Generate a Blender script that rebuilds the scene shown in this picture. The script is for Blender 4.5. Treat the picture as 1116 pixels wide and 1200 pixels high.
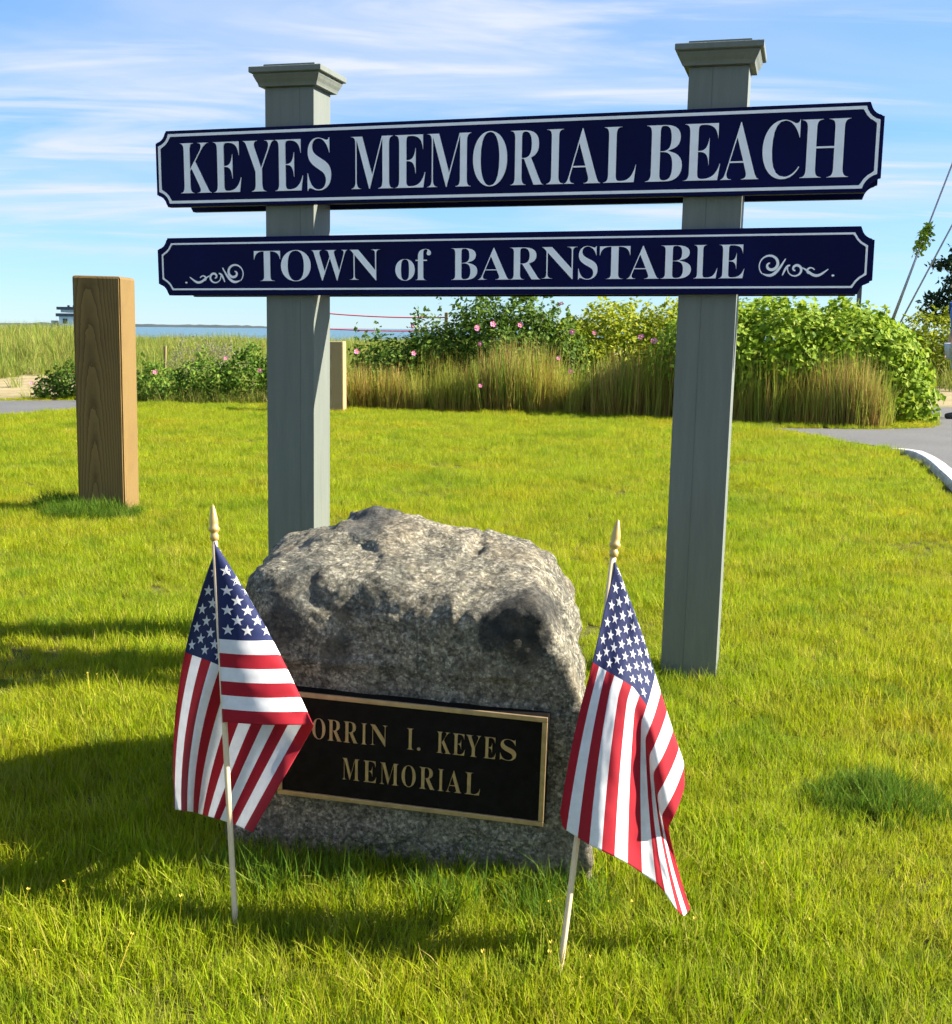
import bpy, bmesh, math, random
import numpy as np
from mathutils import Vector, Matrix, noise

for o in list(bpy.data.objects):
    bpy.data.objects.remove(o, do_unlink=True)
SC = bpy.context.scene
COL = SC.collection

# ------------------------------------------------------------------ camera
FPX, PITCH, ROLL, EYE = 1328.867, 0.159586, 0.0110014, 1.05
_cp, _sp = math.cos(PITCH), math.sin(PITCH)
FW = Vector((0, _cp, -_sp)); _up = Vector((0, _sp, _cp)); _rt = Vector((1, 0, 0))
CR = _rt * math.cos(ROLL) + _up * math.sin(ROLL)
CU = -_rt * math.sin(ROLL) + _up * math.cos(ROLL)
CAMP = Vector((0, 0, EYE))
cam = bpy.data.cameras.new('camera')
cam.sensor_fit = 'HORIZONTAL'; cam.sensor_width = 36.0
cam.lens = 36.0 * FPX / 1116.0
cam.clip_start = 0.05; cam.clip_end = 20000
camo = bpy.data.objects.new('camera', cam); COL.objects.link(camo)
camo.matrix_world = Matrix(((CR.x, CU.x, -FW.x, CAMP.x), (CR.y, CU.y, -FW.y, CAMP.y), (CR.z, CU.z, -FW.z, CAMP.z), (0, 0, 0, 1)))
SC.camera = camo

# ------------------------------------------------------------------ sun and sky
SUN_TRAVEL = Vector((-1.0, -0.01))          # where the shadows fall on the ground
SUN_EL = math.radians(33)
_h = SUN_TRAVEL.normalized()
sun_dir = Vector((_h.x * math.cos(SUN_EL), _h.y * math.cos(SUN_EL), -math.sin(SUN_EL)))
sl = bpy.data.lights.new('sun', 'SUN'); sl.energy = 5.0; sl.angle = math.radians(0.6); sl.color = (1.0, 0.93, 0.80)
so = bpy.data.objects.new('sun', sl); COL.objects.link(so)
so.rotation_euler = sun_dir.to_track_quat('-Z', 'Y').to_euler(); so.location = (8, 2, 8)

world = bpy.data.worlds.new('World'); SC.world = world; world.use_nodes = True
wn = world.node_tree.nodes; wl = world.node_tree.links; wn.clear()
def N(tree, t, **kw):
    n = tree.nodes.new(t)
    for k, v in kw.items():
        setattr(n, k, v)
    return n
W = world.node_tree
wo = N(W, 'ShaderNodeOutputWorld'); bg = N(W, 'ShaderNodeBackground'); bg.inputs[1].default_value = 0.05
sky = N(W, 'ShaderNodeTexSky', sky_type='NISHITA', sun_disc=False)
sky.sun_elevation = SUN_EL
sky.sun_rotation = math.atan2(-_h.x, -_h.y)
sky.altitude = 0; sky.air_density = 1.0; sky.dust_density = 0.0; sky.ozone_density = 4.0
tc = N(W, 'ShaderNodeTexCoord'); sx = N(W, 'ShaderNodeSeparateXYZ'); wl.new(tc.outputs['Generated'], sx.inputs[0])
zz = N(W, 'ShaderNodeMath', operation='ADD'); wl.new(sx.outputs[2], zz.inputs[0]); zz.inputs[1].default_value = 0.10
zm = N(W, 'ShaderNodeMath', operation='MAXIMUM'); wl.new(zz.outputs[0], zm.inputs[0]); zm.inputs[1].default_value = 0.05
dx = N(W, 'ShaderNodeMath', operation='DIVIDE'); wl.new(sx.outputs[0], dx.inputs[0]); wl.new(zm.outputs[0], dx.inputs[1])
dy = N(W, 'ShaderNodeMath', operation='DIVIDE'); wl.new(sx.outputs[1], dy.inputs[0]); wl.new(zm.outputs[0], dy.inputs[1])
cb = N(W, 'ShaderNodeCombineXYZ'); wl.new(dx.outputs[0], cb.inputs[0]); wl.new(dy.outputs[0], cb.inputs[1])
def cloud(scale, sxy, det, lo, hi, rot, dist=0.6):
    mp = N(W, 'ShaderNodeMapping'); wl.new(cb.outputs[0], mp.inputs[0]); mp.inputs['Scale'].default_value = (sxy[0], sxy[1], 1)
    mp.inputs['Rotation'].default_value = (0, 0, rot)
    n = N(W, 'ShaderNodeTexNoise'); wl.new(mp.outputs[0], n.inputs['Vector']); n.inputs['Scale'].default_value = scale
    n.inputs['Detail'].default_value = det; n.inputs['Roughness'].default_value = 0.55; n.inputs['Distortion'].default_value = dist
    r = N(W, 'ShaderNodeMapRange', interpolation_type='SMOOTHSTEP'); wl.new(n.outputs[0], r.inputs[0]); r.inputs[1].default_value = lo; r.inputs[2].default_value = hi
    return r.outputs[0]
c1 = cloud(0.50, (0.55, 1.3), 6, 0.40, 0.72, 0.12)
c2 = cloud(1.5, (0.45, 1.4), 8, 0.45, 0.72, -0.12, 1.1)
mx = N(W, 'ShaderNodeMath', operation='MULTIPLY'); wl.new(c1, mx.inputs[0]); mx.inputs[1].default_value = 0.7
mx2 = N(W, 'ShaderNodeMath', operation='MULTIPLY'); wl.new(c2, mx2.inputs[0]); mx2.inputs[1].default_value = 0.75
ad = N(W, 'ShaderNodeMath', operation='ADD', use_clamp=True); wl.new(mx.outputs[0], ad.inputs[0]); wl.new(mx2.outputs[0], ad.inputs[1])
fade = N(W, 'ShaderNodeMapRange', interpolation_type='SMOOTHSTEP'); wl.new(sx.outputs[2], fade.inputs[0]); fade.inputs[1].default_value = 0.015; fade.inputs[2].default_value = 0.12
fm = N(W, 'ShaderNodeMath', operation='MULTIPLY'); wl.new(ad.outputs[0], fm.inputs[0]); wl.new(fade.outputs[0], fm.inputs[1])
hs = N(W, 'ShaderNodeHueSaturation'); hs.inputs['Saturation'].default_value = 1.0
tint = N(W, 'ShaderNodeMix', data_type='RGBA', blend_type='MULTIPLY'); tint.inputs[0].default_value = 1.0; wl.new(sky.outputs[0], tint.inputs[6]); tint.inputs[7].default_value = (0.76, 0.95, 1.16, 1)
veil = N(W, 'ShaderNodeMix', data_type='RGBA'); veil.inputs[0].default_value = 0.36; wl.new(tint.outputs[2], veil.inputs[6]); veil.inputs[7].default_value = (1.5, 3.1, 5.4, 1)
wl.new(veil.outputs[2], hs.inputs['Color'])
cm = N(W, 'ShaderNodeMix', data_type='RGBA'); wl.new(fm.outputs[0], cm.inputs[0]); wl.new(hs.outputs[0], cm.inputs[6]); cm.inputs[7].default_value = (4.5, 4.85, 5.6, 1)
wl.new(cm.outputs[2], bg.inputs[0]); wl.new(bg.outputs[0], wo.inputs[0])

SC.view_settings.view_transform = 'Standard'; SC.view_settings.look = 'None'
SC.view_settings.exposure = 1.88; SC.view_settings.gamma = 1.0; SC.view_settings.use_curve_mapping = False
SC.render.engine = 'CYCLES'
SC.cycles.max_bounces = 4; SC.cycles.diffuse_bounces = 3; SC.cycles.glossy_bounces = 2; SC.cycles.transmission_bounces = 3; SC.cycles.transparent_max_bounces = 4; SC.cycles.caustics_reflective = False; SC.cycles.caustics_refractive = False; SC.cycles.use_denoising = True; SC.cycles.use_adaptive_sampling = True; SC.cycles.adaptive_threshold = 0.03

# ------------------------------------------------------------------ helpers
def at(u, v, Y):
    """world point at distance Y in front of the viewpoint, on the line of sight (u, v)"""
    d = FW + CR * ((u - 558) / FPX) + CU * ((600 - v) / FPX)
    return CAMP + d * (Y / d.y)
def gr(u, v, z=0.0):
    d = FW + CR * ((u - 558) / FPX) + CU * ((600 - v) / FPX)
    return CAMP + d * ((z - EYE) / d.z)

def tag(o, label=None, cat=None, group=None, kind=None):
    if label: o['label'] = label
    if cat: o['category'] = cat
    if group: o['group'] = group
    if kind: o['kind'] = kind
    return o
def empty(name, loc=(0, 0, 0), rz=0.0):
    o = bpy.data.objects.new(name, None); COL.objects.link(o); o.location = loc; o.rotation_euler = (0, 0, rz)
    o.empty_display_size = 0.1
    return o
def link(name, me, parent=None, mat=None, smooth=False):
    if mat is not None:
        for m in (mat if isinstance(mat, (list, tuple)) else [mat]):
            me.materials.append(m)
    if smooth:
        me.polygons.foreach_set('use_smooth', [True] * len(me.polygons))
    o = bpy.data.objects.new(name, me); COL.objects.link(o)
    if parent is not None: o.parent = parent
    return o
def from_bm(name, bm, mat=None, parent=None, smooth=False):
    bmesh.ops.recalc_face_normals(bm, faces=bm.faces)
    me = bpy.data.meshes.new(name); bm.to_mesh(me); bm.free()
    return link(name, me, parent, mat, smooth)
def pyd(name, v, f, mat=None, parent=None, smooth=False):
    me = bpy.data.meshes.new(name); me.from_pydata([tuple(p) for p in v], [], [tuple(q) for q in f]); me.update()
    return link(name, me, parent, mat, smooth)
def add_box(bm, c, s, bev=0.0):
    r = bmesh.ops.create_cube(bm, size=1.0)
    for v in r['verts']:
        v.co = Vector((v.co.x * s[0] + c[0], v.co.y * s[1] + c[1], v.co.z * s[2] + c[2]))
    if bev > 0:
        es = list({e for v in r['verts'] for e in v.link_edges})
        bmesh.ops.bevel(bm, geom=es, offset=bev, segments=2, affect='EDGES', profile=0.6)
def tube_mesh(pts, rads, seg=8, cap=True):
    V = []; Fc = []
    pts = [Vector(p) for p in pts]
    n = len(pts); side = None
    for i, p in enumerate(pts):
        d = (pts[min(i + 1, n - 1)] - pts[max(i - 1, 0)]).normalized()
        if side is None:
            a = Vector((1, 0, 0)) if abs(d.x) < 0.8 else Vector((0, 1, 0))
            side = d.cross(a).normalized()
        side = (side - d * side.dot(d)).normalized(); up = d.cross(side)
        for k in range(seg):
            t = 2 * math.pi * k / seg
            V.append(p + (side * math.cos(t) + up * math.sin(t)) * rads[i])
    for i in range(n - 1):
        for k in range(seg):
            a = i * seg + k; b = i * seg + (k + 1) % seg
            Fc.append((a, b, b + seg, a + seg))
    if cap:
        Fc.append(tuple(range(seg - 1, -1, -1))); Fc.append(tuple((n - 1) * seg + k for k in range(seg)))
    return V, Fc
def tube(name, pts, rads, mat, parent=None, seg=8):
    V, Fc = tube_mesh(pts, rads, seg)
    return pyd(name, V, Fc, mat, parent, True)
def lathe(name, prof, mat, parent=None, seg=20):
    V = []; Fc = []
    for r, z in prof:
        for k in range(seg):
            t = 2 * math.pi * k / seg; V.append((r * math.cos(t), r * math.sin(t), z))
    for i in range(len(prof) - 1):
        for k in range(seg):
            a = i * seg + k; b = i * seg + (k + 1) % seg
            Fc.append((a, b, b + seg, a + seg))
    Fc.append(tuple(range(seg - 1, -1, -1))); Fc.append(tuple((len(prof) - 1) * seg + k for k in range(seg)))
    return pyd(name, V, Fc, mat, parent, True)

# ------------------------------------------------------------------ materials
def new_mat(name):
    m = bpy.data.materials.new(name); m.use_nodes = True
    t = m.node_tree; b = t.nodes['Principled BSDF']
    return m, t, b
def noise_node(t, scale, detail=4, rough=0.55, coord='Object', vscale=None, dist=0.0):
    c = N(t, 'ShaderNodeTexCoord'); src = c.outputs[coord]
    if vscale:
        mp = N(t, 'ShaderNodeMapping'); t.links.new(src, mp.inputs[0]); mp.inputs['Scale'].default_value = vscale; src = mp.outputs[0]
    n = N(t, 'ShaderNodeTexNoise'); t.links.new(src, n.inputs['Vector'])
    n.inputs['Scale'].default_value = scale; n.inputs['Detail'].default_value = detail; n.inputs['Roughness'].default_value = rough
    n.inputs['Distortion'].default_value = dist
    return n.outputs[0]
def ramp(t, fac, stops, interp='LINEAR'):
    r = N(t, 'ShaderNodeValToRGB'); r.color_ramp.interpolation = interp
    els = r.color_ramp.elements
    while len(els) < len(stops): els.new(0.5)
    for e, (p, c) in zip(els, stops):
        e.position = p; e.color = tuple(c) + (1,) if len(c) == 3 else c
    t.links.new(fac, r.inputs[0])
    return r.outputs[0]
def mixc(t, fac, a, b, mode='MIX'):
    m = N(t, 'ShaderNodeMix', data_type='RGBA', blend_type=mode)
    for sock, v in ((m.inputs[0], fac), (m.inputs[6], a), (m.inputs[7], b)):
        if hasattr(v, 'is_linked'): t.links.new(v, sock)
        elif isinstance(v, (int, float)): sock.default_value = v
        else: sock.default_value = tuple(v) + (1,)
    return m.outputs[2]
def bump(t, b, h, strength=0.3, dist=0.01):
    n = N(t, 'ShaderNodeBump'); n.inputs['Strength'].default_value = strength; n.inputs['Distance'].default_value = dist
    t.links.new(h, n.inputs['Height']); t.links.new(n.outputs[0], b.inputs['Normal'])
def simple(name, col, rough=0.6, var=0.12, scale=6.0, bmp=0.0, metal=0.0, spec=0.5, vscale=None, bscale=None):
    m, t, b = new_mat(name)
    n = noise_node(t, scale, 6, 0.6, vscale=vscale)
    lo = tuple(c * (1 - var) for c in col); hi = tuple(min(1, c * (1 + var)) for c in col)
    t.links.new(ramp(t, n, [(0.3, lo), (0.7, hi)]), b.inputs['Base Color'])
    b.inputs['Roughness'].default_value = rough; b.inputs['Metallic'].default_value = metal
    b.inputs['Specular IOR Level'].default_value = spec
    if bmp > 0:
        bump(t, b, noise_node(t, bscale or scale * 6, 5, 0.6, vscale=vscale), bmp, 0.004)
    return m

M = {}
M['navy'] = simple('navy_paint', (0.0016, 0.0026, 0.042), 0.45, 0.35, 2.5, 0.05, spec=0.09)
M['sign_white'] = simple('sign_white_paint', (0.84, 0.83, 0.86), 0.5, 0.05, 20)
def post_paint():
    m, t, b = new_mat('grey_green_post_paint')
    n = noise_node(t, 5, 6, 0.6, vscale=(6, 6, 0.5)); n2 = noise_node(t, 2.2, 5, 0.6)
    c = ramp(t, n, [(0.3, (0.112, 0.126, 0.108)), (0.7, (0.142, 0.156, 0.135))])
    c = mixc(t, ramp(t, n2, [(0.45, (0, 0, 0)), (0.75, (0.5, 0.5, 0.5))]), c, (0.125, 0.128, 0.098))
    t.links.new(c, b.inputs['Base Color']); b.inputs['Roughness'].default_value = 0.55
    bump(t, b, noise_node(t, 14, 6, 0.65, vscale=(8, 8, 0.25)), 0.5, 0.004)
    return m
M['post'] = post_paint()

def wood_post(name, light, dark, ang, rough=0.75):
    m, t, b = new_mat(name)
    tcn = N(t, 'ShaderNodeTexCoord'); mp = N(t, 'ShaderNodeMapping'); t.links.new(tcn.outputs['Object'], mp.inputs[0])
    mp.inputs['Location'].default_value = (0.012, 0.155, 0.1); mp.inputs['Rotation'].default_value = (ang, 0.01, 0)
    # slow wander so the growth rings are not perfect
    nz = N(t, 'ShaderNodeTexNoise'); nz.inputs['Scale'].default_value = 3.2; nz.inputs['Detail'].default_value = 3
    mz = N(t, 'ShaderNodeMapping'); t.links.new(tcn.outputs['Object'], mz.inputs[0]); mz.inputs['Scale'].default_value = (1, 1, 0.55); t.links.new(mz.outputs[0], nz.inputs['Vector'])
    sc_ = N(t, 'ShaderNodeVectorMath', operation='SCALE'); t.links.new(nz.outputs['Color'], sc_.inputs[0]); sc_.inputs['Scale'].default_value = 0.035
    av = N(t, 'ShaderNodeVectorMath', operation='ADD'); t.links.new(mp.outputs[0], av.inputs[0]); t.links.new(sc_.outputs[0], av.inputs[1])
    wv = N(t, 'ShaderNodeTexWave', wave_type='RINGS', rings_direction='Z', wave_profile='SAW'); t.links.new(av.outputs[0], wv.inputs['Vector'])
    wv.inputs['Scale'].default_value = 26; wv.inputs['Distortion'].default_value = 1.6; wv.inputs['Detail'].default_value = 2; wv.inputs['Detail Scale'].default_value = 1.2
    c = ramp(t, wv.outputs['Fac'], [(0.0, dark), (0.25, tuple(0.55 * a + 0.45 * d for a, d in zip(light, dark))), (0.75, light), (1.0, tuple(x * 1.06 for x in light))])
    fine = noise_node(t, 8, 6, 0.65, vscale=(16, 16, 0.5))
    c = mixc(t, 0.28, c, ramp(t, fine, [(0.3, tuple(0.75 * x for x in light)), (0.7, tuple(1.12 * x for x in light))]), 'MIX')
    st = noise_node(t, 2.5, 4, 0.6)
    c = mixc(t, ramp(t, st, [(0.5, (0, 0, 0)), (0.8, (0.35, 0.35, 0.35))]), c, tuple(0.55 * x for x in dark))
    t.links.new(c, b.inputs['Base Color']); b.inputs['Roughness'].default_value = rough; b.inputs['Specular IOR Level'].default_value = 0.25
    bump(t, b, wv.outputs['Fac'], 0.2, 0.002)
    return m
M['wood'] = wood_post('treated_pine', (0.190, 0.122, 0.042), (0.062, 0.036, 0.010), -0.05)
M['wood_old'] = wood_post('weathered_timber', (0.36, 0.26, 0.13), (0.19, 0.13, 0.06), 0.06)
M['dowel'] = simple('pale_wood_dowel', (0.62, 0.47, 0.29), 0.55, 0.10, 8, 0.1, vscale=(20, 20, 1))
M['gold'] = simple('gold_plastic', (0.50, 0.34, 0.11), 0.35, 0.12, 30, metal=0.35)
M['bronze'] = simple('dark_plaque_field', (0.0065, 0.0055, 0.005), 0.6, 0.4, 40, 0.35, spec=0.08, bscale=300)
M['brass'] = simple('plaque_brass', (0.42, 0.29, 0.16), 0.42, 0.18, 60, 0.1, metal=0.55)
M['bolt'] = simple('bolt_steel', (0.25, 0.25, 0.24), 0.5, 0.2, 30, metal=0.6)
M['asphalt'] = None
def asphalt():
    m, t, b = new_mat('asphalt')
    n = noise_node(t, 1.2, 6, 0.6); f = noise_node(t, 90, 3, 0.7)
    c = ramp(t, n, [(0.3, (0.055, 0.054, 0.053)), (0.7, (0.09, 0.088, 0.085))])
    c = mixc(t, 0.4, c, ramp(t, f, [(0.35, (0.05, 0.05, 0.05)), (0.65, (0.20, 0.195, 0.19))]))
    t.links.new(c, b.inputs['Base Color']); b.inputs['Roughness'].default_value = 0.85; bump(t, b, f, 0.5, 0.006)
    return m
M['asphalt'] = asphalt()
M['kerb'] = simple('pale_concrete', (0.42, 0.40, 0.37), 0.85, 0.35, 7, 0.5)
M['sand'] = simple('sand', (0.46, 0.38, 0.26), 0.9, 0.12, 2, 0.3)
M['white_wall'] = simple('white_shingle', (0.70, 0.70, 0.68), 0.7, 0.08, 1)
M['dark_roof'] = simple('grey_roof', (0.07, 0.075, 0.085), 0.8, 0.2, 1)
M['glass'] = simple('dark_window_glass', (0.02, 0.025, 0.03), 0.1, 0.1, 1)
M['steel'] = simple('galvanised_wire', (0.30, 0.30, 0.31), 0.5, 0.15, 3, metal=0.4)
M['dark_metal'] = simple('dark_metal', (0.05, 0.055, 0.055), 0.5, 0.2, 3)
M['rope'] = simple('red_rope', (0.62, 0.06, 0.10), 0.7, 0.12, 30)
M['polewood'] = simple('utility_pole_wood', (0.12, 0.095, 0.07), 0.85, 0.2, 2, 0.3, vscale=(6, 6, 0.4))
M['bark'] = simple('bark', (0.09, 0.07, 0.05), 0.9, 0.3, 6, 0.5)
M['rosebark'] = simple('shrub_stem', (0.10, 0.075, 0.045), 0.9, 0.3, 8, 0.3)
M['pink'] = simple('pink_petals', (0.72, 0.17, 0.36), 0.6, 0.15, 40)
M['yellow'] = simple('stamen_yellow', (0.75, 0.55, 0.08), 0.7, 0.15, 40)
M['islands'] = simple('far_shore', (0.035, 0.05, 0.055), 0.9, 0.2, 0.01)

def ground_mat():
    m, t, b = new_mat('earth_and_sand')
    g = N(t, 'ShaderNodeNewGeometry'); s = N(t, 'ShaderNodeSeparateXYZ'); t.links.new(g.outputs['Position'], s.inputs[0])
    n = noise_node(t, 3.0, 6, 0.65); n2 = noise_node(t, 0.5, 4, 0.6)
    soil = ramp(t, n, [(0.3, (0.060, 0.062, 0.014)), (0.55, (0.085, 0.085, 0.02)), (0.75, (0.15, 0.12, 0.05))])
    sand = ramp(t, n, [(0.3, (0.20, 0.165, 0.085)), (0.7, (0.34, 0.275, 0.16))])
    wob = N(t, 'ShaderNodeMath', operation='MULTIPLY_ADD'); t.links.new(n2, wob.inputs[0]); wob.inputs[1].default_value = 2.5; t.links.new(s.outputs[1], wob.inputs[2])
    mr = N(t, 'ShaderNodeMapRange'); t.links.new(wob.outputs[0], mr.inputs[0]); mr.inputs[1].default_value = 17.2; mr.inputs[2].default_value = 18.2
    t.links.new(mixc(t, mr.outputs[0], soil, sand), b.inputs['Base Color']); b.inputs['Roughness'].default_value = 0.95; b.inputs['Specular IOR Level'].default_value = 0.1
    bump(t, b, noise_node(t, 60, 4, 0.7), 0.5, 0.01)
    return m
M['ground'] = ground_mat()
def sea_mat():
    m, t, b = new_mat('sea_water')
    n = noise_node(t, 0.03, 4, 0.6, vscale=(0.3, 1, 1))
    t.links.new(ramp(t, n, [(0.3, (0.05, 0.12, 0.17)), (0.7, (0.085, 0.16, 0.21))]), b.inputs['Base Color'])
    b.inputs['Roughness'].default_value = 0.35; b.inputs['IOR'].default_value = 1.33; b.inputs['Specular IOR Level'].default_value = 0.3
    bump(t, b, noise_node(t, 0.6, 5, 0.6, vscale=(0.4, 1, 1)), 0.6, 0.4)
    return m
M['sea'] = sea_mat()

def leaf_mat(name, cols, trans=0.35, patch=0.6, patch_cols=None, patch_mix=0.6, rough=0.6, spec=0.12, dry=None):
    """blade / leaf colour from the per-face 'tint' value (0..1), with slow patches over the ground"""
    m, t, b = new_mat(name)
    a = N(t, 'ShaderNodeAttribute', attribute_name='tint')
    c = ramp(t, a.outputs['Fac'], cols)
    if patch_cols:
        g = N(t, 'ShaderNodeNewGeometry')
        n = N(t, 'ShaderNodeTexNoise'); t.links.new(g.outputs['Position'], n.inputs['Vector']); n.inputs['Scale'].default_value = patch; n.inputs['Detail'].default_value = 5; n.inputs['Roughness'].default_value = 0.62
        pc = ramp(t, n.outputs[0], patch_cols)
        c = mixc(t, patch_mix, c, pc, 'MULTIPLY')
        if dry:
            n2 = N(t, 'ShaderNodeTexNoise'); t.links.new(g.outputs['Position'], n2.inputs['Vector']); n2.inputs['Scale'].default_value = 2.6; n2.inputs['Detail'].default_value = 7; n2.inputs['Roughness'].default_value = 0.7
            c = mixc(t, ramp(t, n2.outputs[0], [(0.56, (0, 0, 0)), (0.72, (0.6, 0.6, 0.6))]), c, dry)
            n3 = N(t, 'ShaderNodeTexNoise'); t.links.new(g.outputs['Position'], n3.inputs['Vector']); n3.inputs['Scale'].default_value = 4.5; n3.inputs['Detail'].default_value = 5
            c = mixc(t, ramp(t, n3.outputs[0], [(0.55, (0, 0, 0)), (0.68, (0.6, 0.6, 0.6))]), c, (0.12, 0.22, 0.012))
    oi = N(t, 'ShaderNodeObjectInfo')
    hv = N(t, 'ShaderNodeHueSaturation'); t.links.new(c, hv.inputs['Color'])
    mr = N(t, 'ShaderNodeMapRange'); t.links.new(oi.outputs['Random'], mr.inputs[0]); mr.inputs[3].default_value = 0.82; mr.inputs[4].default_value = 1.18
    t.links.new(mr.outputs[0], hv.inputs['Value'])
    c = hv.outputs[0]
    t.links.new(c, b.inputs['Base Color']); b.inputs['Roughness'].default_value = rough; b.inputs['Specular IOR Level'].default_value = spec
    tr = N(t, 'ShaderNodeBsdfTranslucent'); t.links.new(c, tr.inputs[0])
    ms = N(t, 'ShaderNodeMixShader'); ms.inputs[0].default_value = trans
    t.links.new(b.outputs[0], ms.inputs[1]); t.links.new(tr.outputs[0], ms.inputs[2])
    t.links.new(ms.outputs[0], t.nodes['Material Output'].inputs[0])
    return m
M['lawn'] = leaf_mat('lawn_grass', [(0.0, (0.46, 0.36, 0.14)), (0.12, (0.42, 0.37, 0.07)), (0.3, (0.345, 0.358, 0.012)), (0.7, (0.262, 0.322, 0.006)), (1.0, (0.13, 0.22, 0.006))],
                      0.5, 1.1, [(0.28, (0.50, 0.72, 0.5)), (0.44, (0.88, 1.0, 0.7)), (0.58, (1.0, 1.0, 0.7)), (0.74, (1.25, 1.0, 0.9))], 0.9, dry=(0.40, 0.33, 0.07))
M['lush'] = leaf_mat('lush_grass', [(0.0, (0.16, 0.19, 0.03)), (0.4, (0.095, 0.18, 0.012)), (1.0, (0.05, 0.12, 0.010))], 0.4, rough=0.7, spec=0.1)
M['reed'] = leaf_mat('tall_dry_grass', [(0.0, (0.34, 0.20, 0.09)), (0.2, (0.30, 0.18, 0.06)), (0.4, (0.34, 0.29, 0.06)), (0.65, (0.28, 0.31, 0.05)), (1.0, (0.19, 0.27, 0.04))], 0.4, 1.3,
                     [(0.3, (0.65, 0.95, 0.6)), (0.5, (1, 1, 0.8)), (0.68, (1.15, 0.85, 0.7))], 0.8)
M['straw'] = leaf_mat('golden_stalks', [(0.0, (0.26, 0.10, 0.045)), (0.3, (0.34, 0.19, 0.06)), (0.6, (0.46, 0.33, 0.10)), (1.0, (0.44, 0.38, 0.12))], 0.3)
M['dune'] = leaf_mat('beach_grass', [(0.0, (0.30, 0.27, 0.09)), (0.35, (0.21, 0.27, 0.04)), (1.0, (0.10, 0.19, 0.024))], 0.35, 0.25,
                     [(0.3, (0.75, 0.9, 0.6)), (0.6, (1.1, 1.0, 0.85))], 0.7)
M['vine'] = leaf_mat('vine_leaves', [(0.0, (0.11, 0.19, 0.016)), (0.5, (0.21, 0.32, 0.02)), (1.0, (0.40, 0.46, 0.05))], 0.42)
M['yel'] = leaf_mat('yellow_green_leaves', [(0.0, (0.16, 0.21, 0.014)), (0.5, (0.31, 0.36, 0.02)), (1.0, (0.46, 0.47, 0.045))], 0.45)
M['rose'] = leaf_mat('rose_leaves', [(0.0, (0.045, 0.095, 0.012)), (0.5, (0.085, 0.155, 0.016)), (1.0, (0.18, 0.26, 0.03))], 0.35)
M['grey'] = leaf_mat('grey_leaves', [(0.0, (0.14, 0.13, 0.08)), (0.5, (0.22, 0.21, 0.13)), (1.0, (0.30, 0.29, 0.2))], 0.3)
M['pine'] = leaf_mat('pine_needles', [(0.0, (0.012, 0.03, 0.014)), (0.5, (0.022, 0.05, 0.022)), (1.0, (0.04, 0.075, 0.03))], 0.2)

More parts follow.
